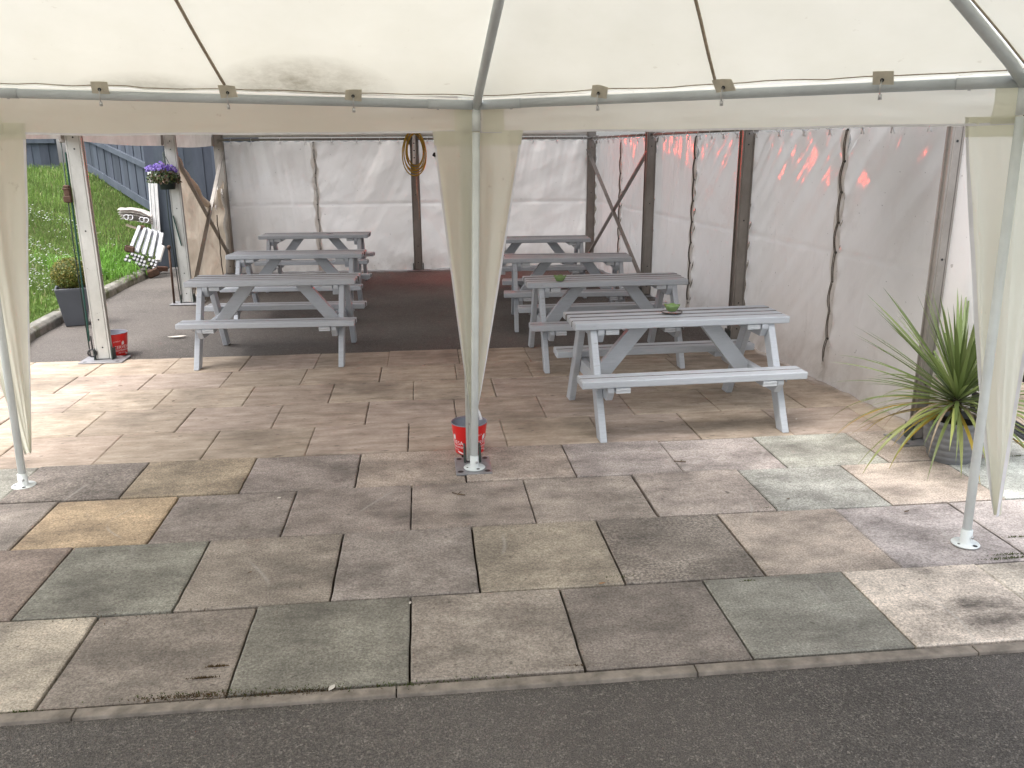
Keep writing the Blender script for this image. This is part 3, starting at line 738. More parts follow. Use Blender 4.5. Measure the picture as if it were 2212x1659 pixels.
# straps and rods at the left posts
def strap_set(P, label, z1=1.80):
    r = empty('ratchet_strap', (P.x-.09, P.y-.02, 0), label, 'strap', 'green straps at the left marquee posts')
    b = MB(); x, y = P.x-.066, P.y-.02
    b.box((x-.02, y, .95), (.004, .028, 1.55), Euler((0, .02, 0))); b.build('webbing', MAT['strap'], r)
    b = MB(); b.box((x-.03, y-.01, 1.40), (.05, .05, .14), None, .008); b.box((x-.03, y-.035, 1.36), (.06, .02, .05), None, .005)
    b.tube([(x-.06, y-.03, 1.44), (x, y-.03, 1.44)], .008, 8); b.tube([(x-.06, y-.03, 1.35), (x, y-.03, 1.35)], .010, 8); b.build('ratchet', MAT['rust'], r)
    b = MB(); b.tube([(x-.035*math.cos(a)-.02, y-.02, .075+.03*math.sin(a)) for a in np.linspace(0, 6.283, 14)[:-1]], .007, 6, closed=True); b.tube([(x-.02, y, .10), (x-.02, y, .22)], .006, 6); b.build('hook', MAT['black'], r)
    b = MB(); b.tube([(x-.045, y, .05), (x-.05, y, 1.0), (x-.03, y, z1)], .005, 6); b.build('tension_wire', MAT['wire'], r)
    return r
strap_set(P1, 'green ratchet strap down the nearer left marquee post, beside the red bucket')
r = empty('tension_strap', (P2.x-.08, P2.y-.02, 0), 'thin dark wire and green strap down the post holding the hanging basket', 'strap', 'green straps at the left marquee posts')
b = MB(); b.tube([(P2.x-.075, P2.y-.04, .06), (P2.x-.10, P2.y-.04, 1.0), (P2.x-.085, P2.y-.03, 1.72)], .006, 6); b.tube([(P2.x-.055, P2.y-.045, .06), (P2.x-.07, P2.y-.04, 1.2), (P2.x-.075, P2.y-.03, 1.72)], .004, 6); b.build('wire', MAT['wire'], r)
b = MB(); b.beam((P2.x-.045, P2.y-.05, 1.02), (P2.x+.01, P2.y-.05, .68), .004, .03, up=(0, 1, 0)); b.build('webbing', MAT['strap'], r)

# ---------------------------------------------------------------- gazebo
GL, GC, GR = Vector((-2.176, 4.413, 0)), Vector((.241, 4.351, 0)), Vector((2.376, 3.179, 0))
RZ = 1.955
PK = G(1286, -952, 2.92) if False else None
d_ = ray(1286, -952); k_ = (2.95-CAM_H)/d_[2]; PK = Vector((d_[0]*k_, d_[1]*k_, 2.95))
YM = PK.y                                                     # the gazebo is symmetric about y = YM and x = XM
XM = (GL.x+GC.x)/2
PL = Vector((2*XM-PK.x, PK.y, PK.z)); GLL = Vector((2*XM-GR.x, GR.y, 0))
def mir(p): return Vector((p.x, 2*YM-p.y, p.z))
CORN = [GLL, GL, GC, GR, Vector((GR.x+.03, -.15, 0)), Vector((GC.x, -.55, 0)), Vector((GL.x, -.55, 0)), Vector((GLL.x-.03, -.15, 0))]
RZs = [1.955, 2.00, 1.935, 1.962, 1.95, 1.95, 1.95, 1.95]
PEAK = [PL, PL, PK, PK, PK, PK, PL, PL]
gz = empty('gazebo', (XM, YM, 0), 'cream cloth gazebo on white tube poles with tapering leg curtains', 'gazebo')
LEAN = {1: .05, 2: .045, 3: -.045}                                     # the poles do not stand quite plumb
def top(i): return Vector((CORN[i].x+LEAN.get(i, 0), CORN[i].y, RZs[i]))
for i, c in enumerate(CORN):
    if i in (5, 6): pass
    ln = LEAN.get(i, 0)/RZs[i]
    b = MB(); b.tube([(c.x+ln*.012, c.y, .012), (c.x+ln*.97, c.y, .97), (c.x+ln*(RZs[i]-.13), c.y, RZs[i]-.13)], .0195, 16)
    o = b.build('pole', MAT['gaz_tube'], gz)
    b = MB(); b.tube([(c.x+ln*(RZs[i]-.125), c.y, RZs[i]-.125), (c.x+ln*RZs[i], c.y, RZs[i]-.018)], .0215, 16); b.build('connector', MAT['gaz_tube'], o)
    zf = .0135 if i == 2 else .002
    b = MB(); b.lathe([(0, zf+.0), (.058, zf+.0), (.060, zf+.003), (.057, zf+.006), (.0245, zf+.007), (.0235, zf+.07), (.0187, zf+.072)], 28, (c.x, c.y, 0)); f_ = b.build('foot_plate', MAT['gaz_tube'], o)
    b = MB(); b.tube([(c.x+.012, c.y-.028, zf+.04), (c.x+.010, c.y-.018, zf+.04)], .007, 8); build_each(b, 'bolt', MAT['steel'], f_)
    b = MB(); b.lathe([(0, 0), (.010, 0)], 12, (c.x+.018, c.y-.042, zf+.0078)); b.lathe([(0, 0), (.006, 0)], 12, (c.x-.04, c.y-.012, zf+.0078)); build_each(b, 'screw_hole', MAT['black'], f_)
for i in range(8):
    A, B = top(i), top((i+1) % 8); b = MB(); d = (B-A).normalized()
    b.tube([A, B], .0215, 16); o = b.build('rail', MAT['shaded_tube'], gz)
    b = MB()
    for P, s in ((A, 1), (B, -1)): b.tube([P+d*s*.01, P+d*s*.24], .0232, 16)
    build_each(b, 'sleeve', MAT['shaded_tube'], o)
    b = MB()
    for P, s in ((A, 1), (B, -1)): b.tube([P+d*s*.19+Vector((0,0,-.018)), P+d*s*.19+Vector((0,0,-.027))], .006, 8)
    build_each(b, 'bolt', MAT['steel'], o)
    b = MB(); P = PEAK[i]; b.tube([A+Vector((0,0,-.012)), A+(P-A)*.06, P], .0215, 16); build_each(b, 'rafter', MAT['shaded_tube'], gz)
b = MB(); b.tube([PL, PK], .0185, 14); b.build('ridge_tube', MAT['shaded_tube'], gz)
UP = Vector((0, 0, .034))
wb = MB()
for i in range(8):
    A, B = top(i)+UP, top((i+1) % 8)+UP; PA, PB = PEAK[i]+UP, PEAK[(i+1) % 8]+UP
    out = Vector(((A.x+B.x)/2-XM, (A.y+B.y)/2-YM, 0)).normalized()
    A, B = A+out*.012, B+out*.012
    nu, nv = (52, 40) if i in (0, 1, 2, 3) else (14, 12)
    def fn(u, v, A=A, B=B, PA=PA, PB=PB, i=i):
        E = A+(B-A)*u; Q = PA+(PB-PA)*u; P = E+(Q-E)*v
        sag = -.022*math.sin(math.pi*u)*math.sin(math.pi*min(1, v*1.2))
        crease = .008*fbm(u*9+i*3, v*5, i, 3)+.006*math.exp(-v/.07)*(fbm(u*16, i*3.1, 2, 3))*smooth01(v/.05)
        return P+Vector((0, 0, sag+crease))
    b = MB(); b.grid(fn, nu, nv); b.build('roof_panel', MAT['canopy'], gz)
    def strip(u0, v0=0.0, wd=.015, dz=-.006, tgt=None):
        pts = []
        for v_ in np.linspace(v0, .98, 24):
            pts.append(Vector(fn(u0+.006*sn(v_*2.2, u0*9+i)*(1-v_), v_))+Vector((0, 0, dz)))
        wb.tube(pts, wd*.5, 6)
    strip(.5, .035)
    strip(.004, .02, .009); 
    # dark welt line along the edge
    pts = [Vector(fn(u_, .012))+Vector((0, 0, -.003)) for u_ in np.linspace(0, 1, 30)]; wb.tube(pts, .0024, 5)
build_each(wb, 'seam_webbing', MAT['webbing'], gz)
# valance below each rail, outside the tubes
def val_z(i, u):
    zl = [1.80, 1.808, 1.805, 1.80, 1.8, 1.8, 1.8, 1.8]; return zl[i]+.006*sn(u*6, i)-.006*math.sin(math.pi*u)
for i in range(8):
    A, B = top(i), top((i+1) % 8); out = Vector(((A.x+B.x)/2-XM, (A.y+B.y)/2-YM, 0)).normalized()
    b = MB(); h = MB()
    def fv(u, v, A=A, B=B, out=out, i=i):
        P = A+(B-A)*u; zt = P.z+.033; zb_ = val_z(i, u); z = zt+(zb_-zt)*v
        push = .030+.006*fbm(u*7+i, v*2.2, 3+i, 3)*min(1, v*2)+.010*fbm(u*2.6+v*.8, v*1.3, i)*v
        return Vector((P.x, P.y, z))+out*(push if v > .06 else .030)
    b.grid(fv, 70, 14); o = b.build('valance', MAT['valance'], gz)
    h.grid(lambda u, v: fv(u, 1.0)-out*.004+Vector((0, 0, .010*(1-v)-.002)), 70, 1); build_each(h, 'hem', MAT['white_hem'], o)
    # darker reinforcing patches of doubled cloth next to the corners
    for u0, u1 in ((.006, .055), (.955, .994)):
        q = MB(); q.grid(lambda u, v: fv(u0+(u1-u0)*u, .12+.87*v)-out*.006, 6, 6); q.build('corner_patch', MAT['leg_cloth'], o)
    # little elastic ties round the rail
    for u_ in ((.26, .505, .752) if i == 1 else (.28, .52, .79) if i == 2 else (.3, .7)):
        P = A+(B-A)*u_; d = (B-A).normalized(); inn = -out
        c = P+UP+inn*.030+Vector((0, 0, -.002)); rot = random.uniform(-.35, .35)
        t_ = MB(); e1 = (d*math.cos(rot)+Vector((0, 0, 1))*math.sin(rot)*.8); e2 = Vector((0, 0, 1))*math.cos(rot)*.85+inn*.35-d*math.sin(rot)
        q = [c+e1*sx*.040+e2*sy*.034+inn*(.004*random.random()) for sx, sy in ((-1,-1),(1,-1),(1.05,.9),(-.9,1.05))]
        t_.add([*q, *[p+Vector((0, 0, .003))-inn*.002 for p in q]], [(0,1,2,3), (7,6,5,4), (0,4,5,1), (1,5,6,2), (2,6,7,3), (3,7,4,0)])
        tp = t_.build('tie_patch', MAT['patch'], gz)
        t_ = MB(); t_.tube([c-e2*.006+inn*.006, c-Vector((0,0,.03))+inn*.016, c-Vector((0,0,.062))+inn*.010], .0032, 6)
        t_.tube([c-Vector((0,0,.062))+inn*.010, c-Vector((0,0,.082))+inn*.008], .0075, 10); t_.build('toggle', MAT['steel'], tp)
        t_ = MB(); t_.tube([c-e2*.008+inn*.005, c-e2*.008+inn*.009], .008, 8); t_.build('grommet', MAT['black'], tp)

# leg curtains: cloth panels that hang behind the corner poles and taper to a tie near the foot
def leg(i, hw_l, hw_r, ztop, ztip, tipx, tip_out, seed, curl=0.0, flip=1):
    c = CORN[i]; pa, pb = CORN[(i-1) % 8], CORN[(i+1) % 8]
    out = Vector((c.x-XM if abs(c.x-XM) > 3 else 0, c.y-YM, 0)).normalized()
    dl, dr = (pa-c).normalized(), (pb-c).normalized()
    zt = [ztop-.02*0, ztop]
    b = MB()
    def fn(u, v):
        # u: 0 = edge along the left rail, 1 = edge along the right rail
        z = ztop+(ztip-ztop)*v
        t = 1-v; wl = hw_l*(t**.92)+.012; wr = hw_r*(t**.92)+.012
        s = (u-.5)*2
        P = Vector((c.x+LEAN.get(i, 0)*z/RZs[i], c.y, 0))+out*.028
        P += (dl*(-s)*wl if s < 0 else dr*s*wr)
        fold = .018*(1-.4*v)*math.cos(s*math.pi*3.0+seed)*smooth01(v*4)*(.4+abs(s)) + .010*fbm(s*3, v*3, seed, 3)
        P += out*(fold+.035*v*(1-abs(s))) + Vector((tipx*v**1.6, 0, 0)) + out*(tip_out*v**2)
        return (P.x, P.y, z+.010*s*0)
    b.grid(fn, 48, 60); o = b.build('leg_curtain', MAT['leg_cloth'], gz)
    h = MB()
    for u_, s_ in ((0, 1), (1, -1)):
        h.grid(lambda a, v: Vector(fn(u_+s_*.022*a*(1+2*v), v))-out*.004, 1, 50)
    build_each(h, 'hem', MAT['white_hem'], o)
    h = MB(); h.grid(lambda a, v: Vector(fn(a, .045*v))-out*.005, 40, 2); h.build('top_hem', MAT['leg_cloth'], o)
    return o
zC = W(1028, 283, 4.38).z
leg(2, .205, .245, zC, W(1022, 900, 4.4).z, -.005, .0, 1.3)
leg(1, .24, .23, W(20, 265, 4.43).z, W(50, 985, 4.43).z, .02, .02, 4.0)
leg(3, .20, .25, W(2140, 251, 3.2).z, W(2115, 1108, 3.25).z, .035, .10, 2.2)
leg(0, .24, .21, 1.83, .3, 0, 0, 1); 
b = MB(); b.tube([(GC.x+.012, GC.y+.04, .36), (GC.x+.03, GC.y+.02, .33), (GC.x+.042, GC.y+.01, .29)], .009, 8); b.build('tie_strap', MAT['white_hem'], gz)

# ---------------------------------------------------------------- picnic tables
def grimy(o, yc, lim):
    """the faces between neighbouring boards were never repainted"""
    o.data.materials.append(MAT['grime'])
    for p in o.data.polygons:
        if abs(p.normal.y) > .5 and abs(p.center.y-yc) < lim: p.material_index = 1
def table_parts():
    """local space: length along x, front towards -y"""
    r = empty('picnic_table', (0, 0, 0))
    HL, ZT = .705, .682
    n = 4; bw = .088; gap = .019; tot = n*bw+(n-1)*gap; first = None
    b = MB()
    for i in range(n):
        y = -tot/2+bw/2+i*(bw+gap); e = random.uniform(-.008, .008)
        b.box((e, y, ZT-.0225+random.uniform(-.002, .001)), (2*HL, bw, .045), Euler((random.uniform(-.02, .02), 0, 0)), .006)
    grimy(b.build('tabletop', MAT['timber'], r), 0, tot/2-.02)
    for s in (-1, 1):
        b = MB()
        for q in (-1, 1):
            y = s*(.395+q*.044); b.box((random.uniform(-.006, .006), y, .382-.0225), (2*HL+.02, .082, .045), None, .005)
        grimy(b.build('seat', MAT['timber'], r), s*.395, .06)
    # legs: splayed in y, notched under the tabletop
    for sx in (-1, 1):
        for sy in (-1, 1):
            x = sx*.585; b = MB()
            y0, y1 = sy*.455, sy*.135; hw = .043
            k = (y1-y0)/(ZT-.045); c_ = hw*math.sqrt(1+k*k)
            b.prism([(y0-c_, 0), (y0+c_, 0), (y1+c_, ZT-.046), (y1-c_, ZT-.046)], 'x', x-.022, x+.022, .004)
            b.build('leg', MAT['timber'], r)
        # cross rail under the top and the long seat bearer, both bolted inside the legs with bevelled ends
        xi = sx*(.585-.022-.0235)
        b = MB(); z1 = ZT-.047; b.prism([(-.20, z1), (.20, z1), (.20, z1-.03), (.165, z1-.085), (-.165, z1-.085), (-.20, z1-.03)], 'x', xi-.022, xi+.022, .004); b.build('top_bearer', MAT['timber'], r)
        b = MB(); z1 = .382-.047; b.prism([(-.47, z1), (.47, z1), (.47, z1-.03), (.425, z1-.09), (-.425, z1-.09), (-.47, z1-.03)], 'x', xi-.022, xi+.022, .004); b.build('seat_bearer', MAT['timber'], r)
        # flat battens with bare end grain beside the bearers
        xb = sx*(.585-.022-.047-.05)
        b = MB(); b.box((xb, 0, ZT-.047-.0175), (.088, .385, .034), None, .003); bb = b.build('batten', MAT['timber'], r)
        b = MB(); b.box((xb, -.1945, ZT-.047-.0175), (.084, .004, .030)); b.build('end_grain', MAT['endgrain'], bb)
        for s in (-1, 1):
            b = MB(); b.box((xb, s*.395, .382-.047-.0175), (.092, .165, .034), None, .003); bb = b.build('batten', MAT['timber'], r)
            if s < 0:
                b = MB(); b.box((xb, s*.395-.0845, .382-.047-.0175), (.088, .004, .030)); b.build('end_grain', MAT['endgrain'], bb)
        # diagonal brace
        b = MB(); A = Vector((sx*.535, .0, .27)); B = Vector((sx*.215, .0, ZT-.047))
        hw = .052
        b.prism([(A.x-sx*hw*1.35, .245), (A.x+sx*.02, .245), (A.x+sx*.02, .30), (B.x+sx*hw*1.25, ZT-.048), (B.x-sx*hw*1.25, ZT-.048)], 'y', -.022, .022, .003); b.build('brace', MAT['timber'], r)
    b = MB()
    for sx in (-1, 1):
        for sy in (-1, 1): b.tube([(sx*.6065, sy*.40, .31), (sx*.611, sy*.40, .31)], .009, 8)
    build_each(b, 'bolt', MAT['steel'], r)
    return r
def copy_tree(o, parent=None):
    c = o.copy(); COL.objects.link(c); c.parent = parent
    for ch in o.children: copy_tree(ch, c)
    return c
proto = table_parts()
TABLES = [(1.615, 5.215, 2.2, 1.0, 'nearest picnic table of the right-hand row, with a green bowl on a silver dish'),
          (1.50, 6.86, .6, .95, 'picnic table of the right-hand row carrying a green bowl with no dish'),
          (1.445, 8.40, -4.0, .905, 'bare picnic table third from the front in the right-hand row'),
          (1.36, 10.25, -1.0, .95, 'farthest picnic table of the right-hand row, partly behind the cream leg curtain'),
          (-1.275, 7.30, -2.2, 1.0, 'nearest picnic table of the left-hand row, its front legs on the cream paving'),
          (-1.335, 9.14, -3.2, 1.0, 'middle picnic table of the left-hand row'),
          (-1.39, 11.22, -2.2, .985, 'farthest picnic table of the left-hand row with a dead leaf on top')]
for i, (x, y, a, sc_, lab) in enumerate(TABLES):
    o = proto if i == 0 else copy_tree(proto)
    o.location = (x, y, .001); o.rotation_euler = (0, 0, R_(a)); o.scale = (sc_, 1, 1)
    tag(o, lab, 'picnic table', 'grey painted picnic tables in two rows under the marquee')

# bowls
def bowl(P, label, dish):
    r = empty('bowl', P, label, 'bowl', 'green bowls on the picnic tables'); n = 36; b = MB(); rings = []
    prof = [(.0, .004), (.026, .004), (.034, .012), (.046, .034), (.052, .046), (.049, .047), (.042, .032), (.030, .013), (0, .010)]
    for rr, z in prof:
        rings.append([(rr*(1+(.07*math.cos(5*a) if rr > .03 else 0))*math.cos(a), rr*(1+(.07*math.cos(5*a) if rr > .03 else 0))*math.sin(a), z+(.003*math.cos(5*a) if rr > .045 else 0)) for a in np.linspace(0, 2*math.pi, n+1)[:-1]])
    V = [p for rg in rings for p in rg]; F = [(j*n+i, j*n+(i+1) % n, (j+1)*n+(i+1) % n, (j+1)*n+i) for j in range(len(prof)-1) for i in range(n)]
    b.add(V, F, True); bmesh.ops.remove_doubles(b.bm, verts=b.bm.verts, dist=1e-5); o = b.build('bowl_body', MAT['green'], r, world=False)
    o.location = (0, 0, .008 if dish else .0)
    if dish:
        pass
    return r
pb = G(1451, 676, .684); bowl(pb, 'green petal-edged bowl standing on a round silver dish on the nearest right table', True)
d = empty('dish', (pb.x, pb.y-.004, .684), 'round silver dish with a dark rim under the green bowl', 'dish')
b = MB(); b.lathe([(0, .001), (.05, .001), (.064, .007), (.066, .008), (.0655, .0095), (.05, .0045), (0, .004)], 36); b.build('dish_body', MAT['foil'], d, world=False)
b = MB(); b.tube([(.0655*math.cos(a), .0655*math.sin(a), .0088) for a in np.linspace(0, 6.2832, 37)[:-1]], .0022, 6, closed=True); b.build('rim', MAT['rust'], d, world=False)
bowl(G(1209, 608, .684), 'green petal-edged bowl with no dish, on the second right table', False)

# ---------------------------------------------------------------- red buckets
def text_mesh(body, size, res=3):
    cu = bpy.data.curves.new('lettering', 'FONT'); cu.body = body; cu.size = size; cu.align_x = 'CENTER'; cu.resolution_u = res
    o = bpy.data.objects.new('lettering', cu); COL.objects.link(o); bpy.context.view_layer.update()
    me = bpy.data.meshes.new_from_object(o.evaluated_get(bpy.context.evaluated_depsgraph_get())); bpy.data.objects.remove(o); bpy.data.curves.remove(cu)
    V = [v.co.copy() for v in me.vertices]; F = [tuple(p.vertices) for p in me.polygons]; bpy.data.meshes.remove(me); return V, F
def bucket(P, label, rot, scale=1.0):
    r = empty('bucket', P, label, 'bucket', 'red printed buckets at the foot of the posts')
    RT, RB, H = .105*scale, .084*scale, .185*scale
    b = MB(); b.lathe([(0, .003), (RB-.002, .003), (RB, .0), (RB+.001, .004), (RT, H-.004)], 56); o = b.build('shell', MAT['red'], r, world=False)
    b = MB(); b.lathe([(RT-.0022, H-.006), (RB-.0035, .008), (0, .008)], 56); b.build('liner', MAT['bucket_in'], r, world=False)
    b = MB(); b.tube([(RT*math.cos(a), RT*math.sin(a), H-.003) for a in np.linspace(0, 6.28319, 57)[:-1]], .0028, 8, closed=True); b.build('rim', MAT['bucket_in'], r, world=False)
    b = MB()
    def wrap(V, ang, zc, tilt=0.0, squash=1.0):
        out = []
        for v in V:
            x, z = v.x, zc+v.y+tilt*v.x; rr = RB+(RT-RB)*(z/H)+.0016; a = ang+x*squash/rr; out.append((rr*math.cos(a), rr*math.sin(a), z))
        return out
    for k in range(3):
        base = rot+k*2*math.pi/3
        for body, size, z in (('CERVESA', .035, .062), ('MEDITERRÀNIA', .0205, .041), ('DE MALTA', .0145, .024)):
            V, F = text_mesh(body, size*scale); b.add(wrap(V, base, z*scale, 0), F)
        # small leaf shaped ear of grain under the words, fork mark above
        el = [Vector((.040*math.cos(t)*.55+.015, .0055*math.sin(t)-.003)) for t in np.linspace(0, 6.283, 19)[:-1]]
        b.add(wrap([v.to_3d() for v in el], base+.32, .020*scale, -.25), [tuple(range(18))])
        for j in (-1, 0, 1):
            el = [Vector((.0045*math.cos(t)+j*.0075, .017*math.sin(t))) for t in np.linspace(0, 6.283, 15)[:-1]]
            b.add(wrap([v.to_3d() for v in el], base+.05, (.108-.004*abs(j))*scale, .3), [tuple(range(14))])
        V, F = text_mesh('ESTRELLA', .0125*scale); b.add(wrap(V, base-.42, .118*scale, .12), F)
    b.build('lettering', MAT['white_print'], r, world=False)
    return r
bucket(Vector((.232, 4.665, .0005)), 'red bucket with white lettering behind the middle gazebo pole', R_(-90)+.9)
bucket(Vector((-2.735, 7.50, .0005)), 'red bucket with white lettering half hidden behind the nearer left marquee post', R_(-90)+.95, 1.1)

# ---------------------------------------------------------------- cable coil, extension lead and heater on the back wall
r = empty('cable_coil', (BM.x, 12.41, 1.35), 'coil of yellow cable hanging on the middle post of the back wall', 'cable')
cab = MB(); pts = []
for tn in range(6):
    wx, wz, ox, oz = .112+.011*tn, .215+.02*tn, random.uniform(-.018, .018), random.uniform(-.012, .012)-.01*tn
    for a in np.linspace(0, 2*math.pi, 29)[:-1]:
        pts.append((BM.x+.012+ox+wx*math.sin(a)*(1-.12*math.cos(a)), 12.415+.008*math.sin(a*2+tn)-.008*tn, 1.735+oz+wz*math.cos(a)))
cab.tube(pts, .0085, 7); cab.build('coil', MAT['cable'], r)
cab = MB(); cab.tube([(BM.x+.03+.008*math.sin(z*9), 12.41, z) for z in np.linspace(1.48, .75, 18)], .006, 6); cab.tube([(BM.x+.012, 12.405, z) for z in np.linspace(1.48, 1.05, 8)], .006, 6); build_each(cab, 'tail', MAT['webbing'], r)
r = empty('power_strip', (BM.x, 12.43, 1.6), 'slim white power strip on the post inside the cable coil', 'power strip')
b = MB(); b.box((BM.x-.003, 12.44, 1.74), (.045, .03, .42), Euler((0, .03, 0)), .006); b.build('casing', MAT['white_plastic'], r)
b = MB()
for z in (1.62, 1.72, 1.82): b.box((BM.x-.003, 12.423, z), (.02, .006, .012))
build_each(b, 'socket', MAT['black'], r)
r = empty('plug', (.22, 12.42, 1.6), 'black plug on a short lead beside the yellow cable coil', 'plug')
b = MB(); b.box((.205, 12.43, 1.66), (.05, .04, .055), Euler((0, .5, 0)), .01); b.build('plug_body', MAT['black'], r)
b = MB(); b.tube([(.215, 12.43, 1.685), (.235, 12.42, 1.72), (.24, 12.42, 1.80), (.235, 12.43, 1.87)], .006, 7); b.build('lead', MAT['black'], r)
r = empty('socket_block', (.26, 12.44, 1.6), 'white trailing socket hanging under the black plug', 'socket')
b = MB(); b.box((.245, 12.45, 1.625), (.075, .035, .06), Euler((0, .6, 0)), .008); b.build('block', MAT['white_plastic'], r)
b = MB()
for dx, dz_ in ((-.008, .006), (.01, .0), (.002, -.014)): b.box((.25+dx, 12.43, 1.62+dz_), (.006, .004, .008))
build_each(b, 'pin_hole', MAT['black'], r)
HX = .62
r = empty('heater', (HX, 12.42, 1.72), 'glowing red infrared heater on the back wall behind the cream leg curtain', 'heater')
b = MB(); b.box((HX, 12.47, 1.80), (.62, .05, .17), Euler((-.25, 0, 0)), .01); b.build('housing', MAT['alu_dark'], r)
b = MB(); b.box((HX, 12.226, 1.712), (.62, .252, .006)); b.box((HX, 12.424, 1.712), (.62, .042, .006)); b.build('light_baffle', MAT['alu_dark'], r)  # added plates keeping red light off the floor; the slit passes a band
b = MB(); b.box((HX, 12.30, 1.90), (.62, .30, .006)); b.build('light_baffle', MAT['alu_dark'], r)  # added plate stopping light going upwards
for s_ in (-1, 1):
    b = MB(); b.box((HX+s_*.312, 12.42, 1.805), (.006, .13, .18)); b.build('side_baffle', MAT['alu_dark'], r)  # added side plates keeping light off the back wall
for dz_ in (-.035, .035):
    b = MB(); b.tube([(HX-.27, 12.415+dz_*.3, 1.80+dz_), (HX+.27, 12.415+dz_*.3, 1.80+dz_)], .015, 10); b.build('element', MAT['glow'], r)
b = MB()
for k in range(7): b.tube([(HX-.27+.09*k, 12.385, 1.72), (HX-.27+.09*k, 12.395, 1.88)], .003, 5)
b.build('guard', MAT['steel'], r)

# ---------------------------------------------------------------- plants
def leaf_mesh(V, F, C, p0, d0, L, wd, droop, col, segs=9, twist=0.0, fold=.35):
    """strap leaf with a V fold that bends down along its length"""
    d = Vector(d0).normalized(); p = Vector(p0); side = d.cross(Vector((0,0,1)))
    side = side.normalized() if side.length > 1e-3 else Vector((1,0,0)); i0 = len(V)
    for s in range(segs+1):
        t = s/segs; w_ = wd*(.55+1.2*t if t < .35 else .97*(1-((t-.35)/.65)**1.7)+.0)*.5
        up = side.cross(d).normalized()
        if up.z < 0 and False: up = -up
        V.extend([tuple(p-side*w_+up*w_*fold), tuple(p), tuple(p+side*w_+up*w_*fold)])
        p = p+d*(L/segs); d = (d+Vector((0,0,-1))*droop*(.35+1.3*t)/segs).normalized()
        side = (side+up*twist/segs).normalized(); side = (side-d*side.dot(d)).normalized()
    for s in range(segs):
        a = i0+3*s
        for q in ((a, a+1, a+4, a+3), (a+1, a+2, a+5, a+4)):
            F.append(q); C.append(np.array(col)*(1.0 if True else 1))
def cordyline():
    base = Vector((2.95, 4.19, 0)); r = empty('potted_cordyline', base, 'spiky green cordyline in a ribbed grey pot beside the right gazebo pole', 'potted plant')
    prof = [(0, .0), (.118, .0), (.124, .006)]; z = .012
    R = lambda z: .118+.052*math.sin(min(1, z/.19)*math.pi*.5)
    for k in range(5):
        for t in np.linspace(0, 1, 7)[:-1]:
            zz = .008+(k+t)*.0385; prof.append((R(zz)+.0062*math.sin(math.pi*t)**.7, zz))
    prof += [(.168, .205), (.164, .215), (.176, .222), (.181, .232), (.179, .246), (.173, .25), (.160, .247), (.156, .23), (.152, .20)]
    prof = [(r0*.88, z0) for r0, z0 in prof]
    b = MB(); b.lathe(prof, 56, base); b.build('pot', MAT['pot'], r)
    b = MB(); b.lathe([(.136, .212), (.08, .22), (0, .222)], 30, base); b.build('soil', MAT['potsoil'], r)
    b = MB(); b.tube([base+Vector((0, 0, .2)), base+Vector((.003, 0, .30)), base+Vector((0, .003, .42))], [.032, .027, .018], 12); b.build('trunk', MAT['stem'], r)
    V, F, C = [], [], []; c0 = base+Vector((0, 0, .36)); rs = random.Random(11)
    N = 175
    for i in range(N):
        t = i/N                                              # 0 low and old, 1 top and young
        az = i*2.39996+rs.uniform(-.2, .2); el = R_(-14+96*t**1.25+rs.uniform(-9, 9))
        d = (math.cos(az)*math.cos(el), math.sin(az)*math.cos(el), math.sin(el))
        if t < .22 and math.sin(az) < -.45 and rs.random() < .6: continue
        L = rs.uniform(.48, .76)*(1 if t < .9 else .8); p = c0+Vector((math.cos(az)*.018, math.sin(az)*.018, -.06+.12*t))
        droop = (1.5 if t < .25 else .85 if t < .45 else .22)*rs.uniform(.5, 1.2)
        q = rs.random()
        if t < .09: col = (.20, .15, .07) if q < .55 else (.34, .25, .04)
        elif t < .35: col = (.25, .28, .09) if q < .5 else (.17, .21, .07) if q < .95 else (.42, .27, .03)
        else: col = (.12, .165, .05) if q < .55 else (.175, .22, .08)
        k = rs.uniform(.75, 1.2); col = tuple(x*k for x in col)
        leaf_mesh(V, F, C, p, d, L, rs.uniform(.017, .028), droop, col, twist=rs.uniform(-.5, .5))
    for az, L in ((-1.75, .42), (-2.45, .5), (-3.0, .5), (-3.5, .5), (-.6, .6)):     # withered leaves hanging down over the rim
        leaf_mesh(V, F, C, c0+Vector((0, 0, -.03)), (math.cos(az), math.sin(az), .15), L, .015, 2.6, (.24, .19, .12), segs=12)
    o = mesh_np('leaves', [Vector(v)-base for v in V], F, MAT['leaf'], True); setcol(o, lambda p: C[p.index]); o.parent = r
    return r
cordyline()

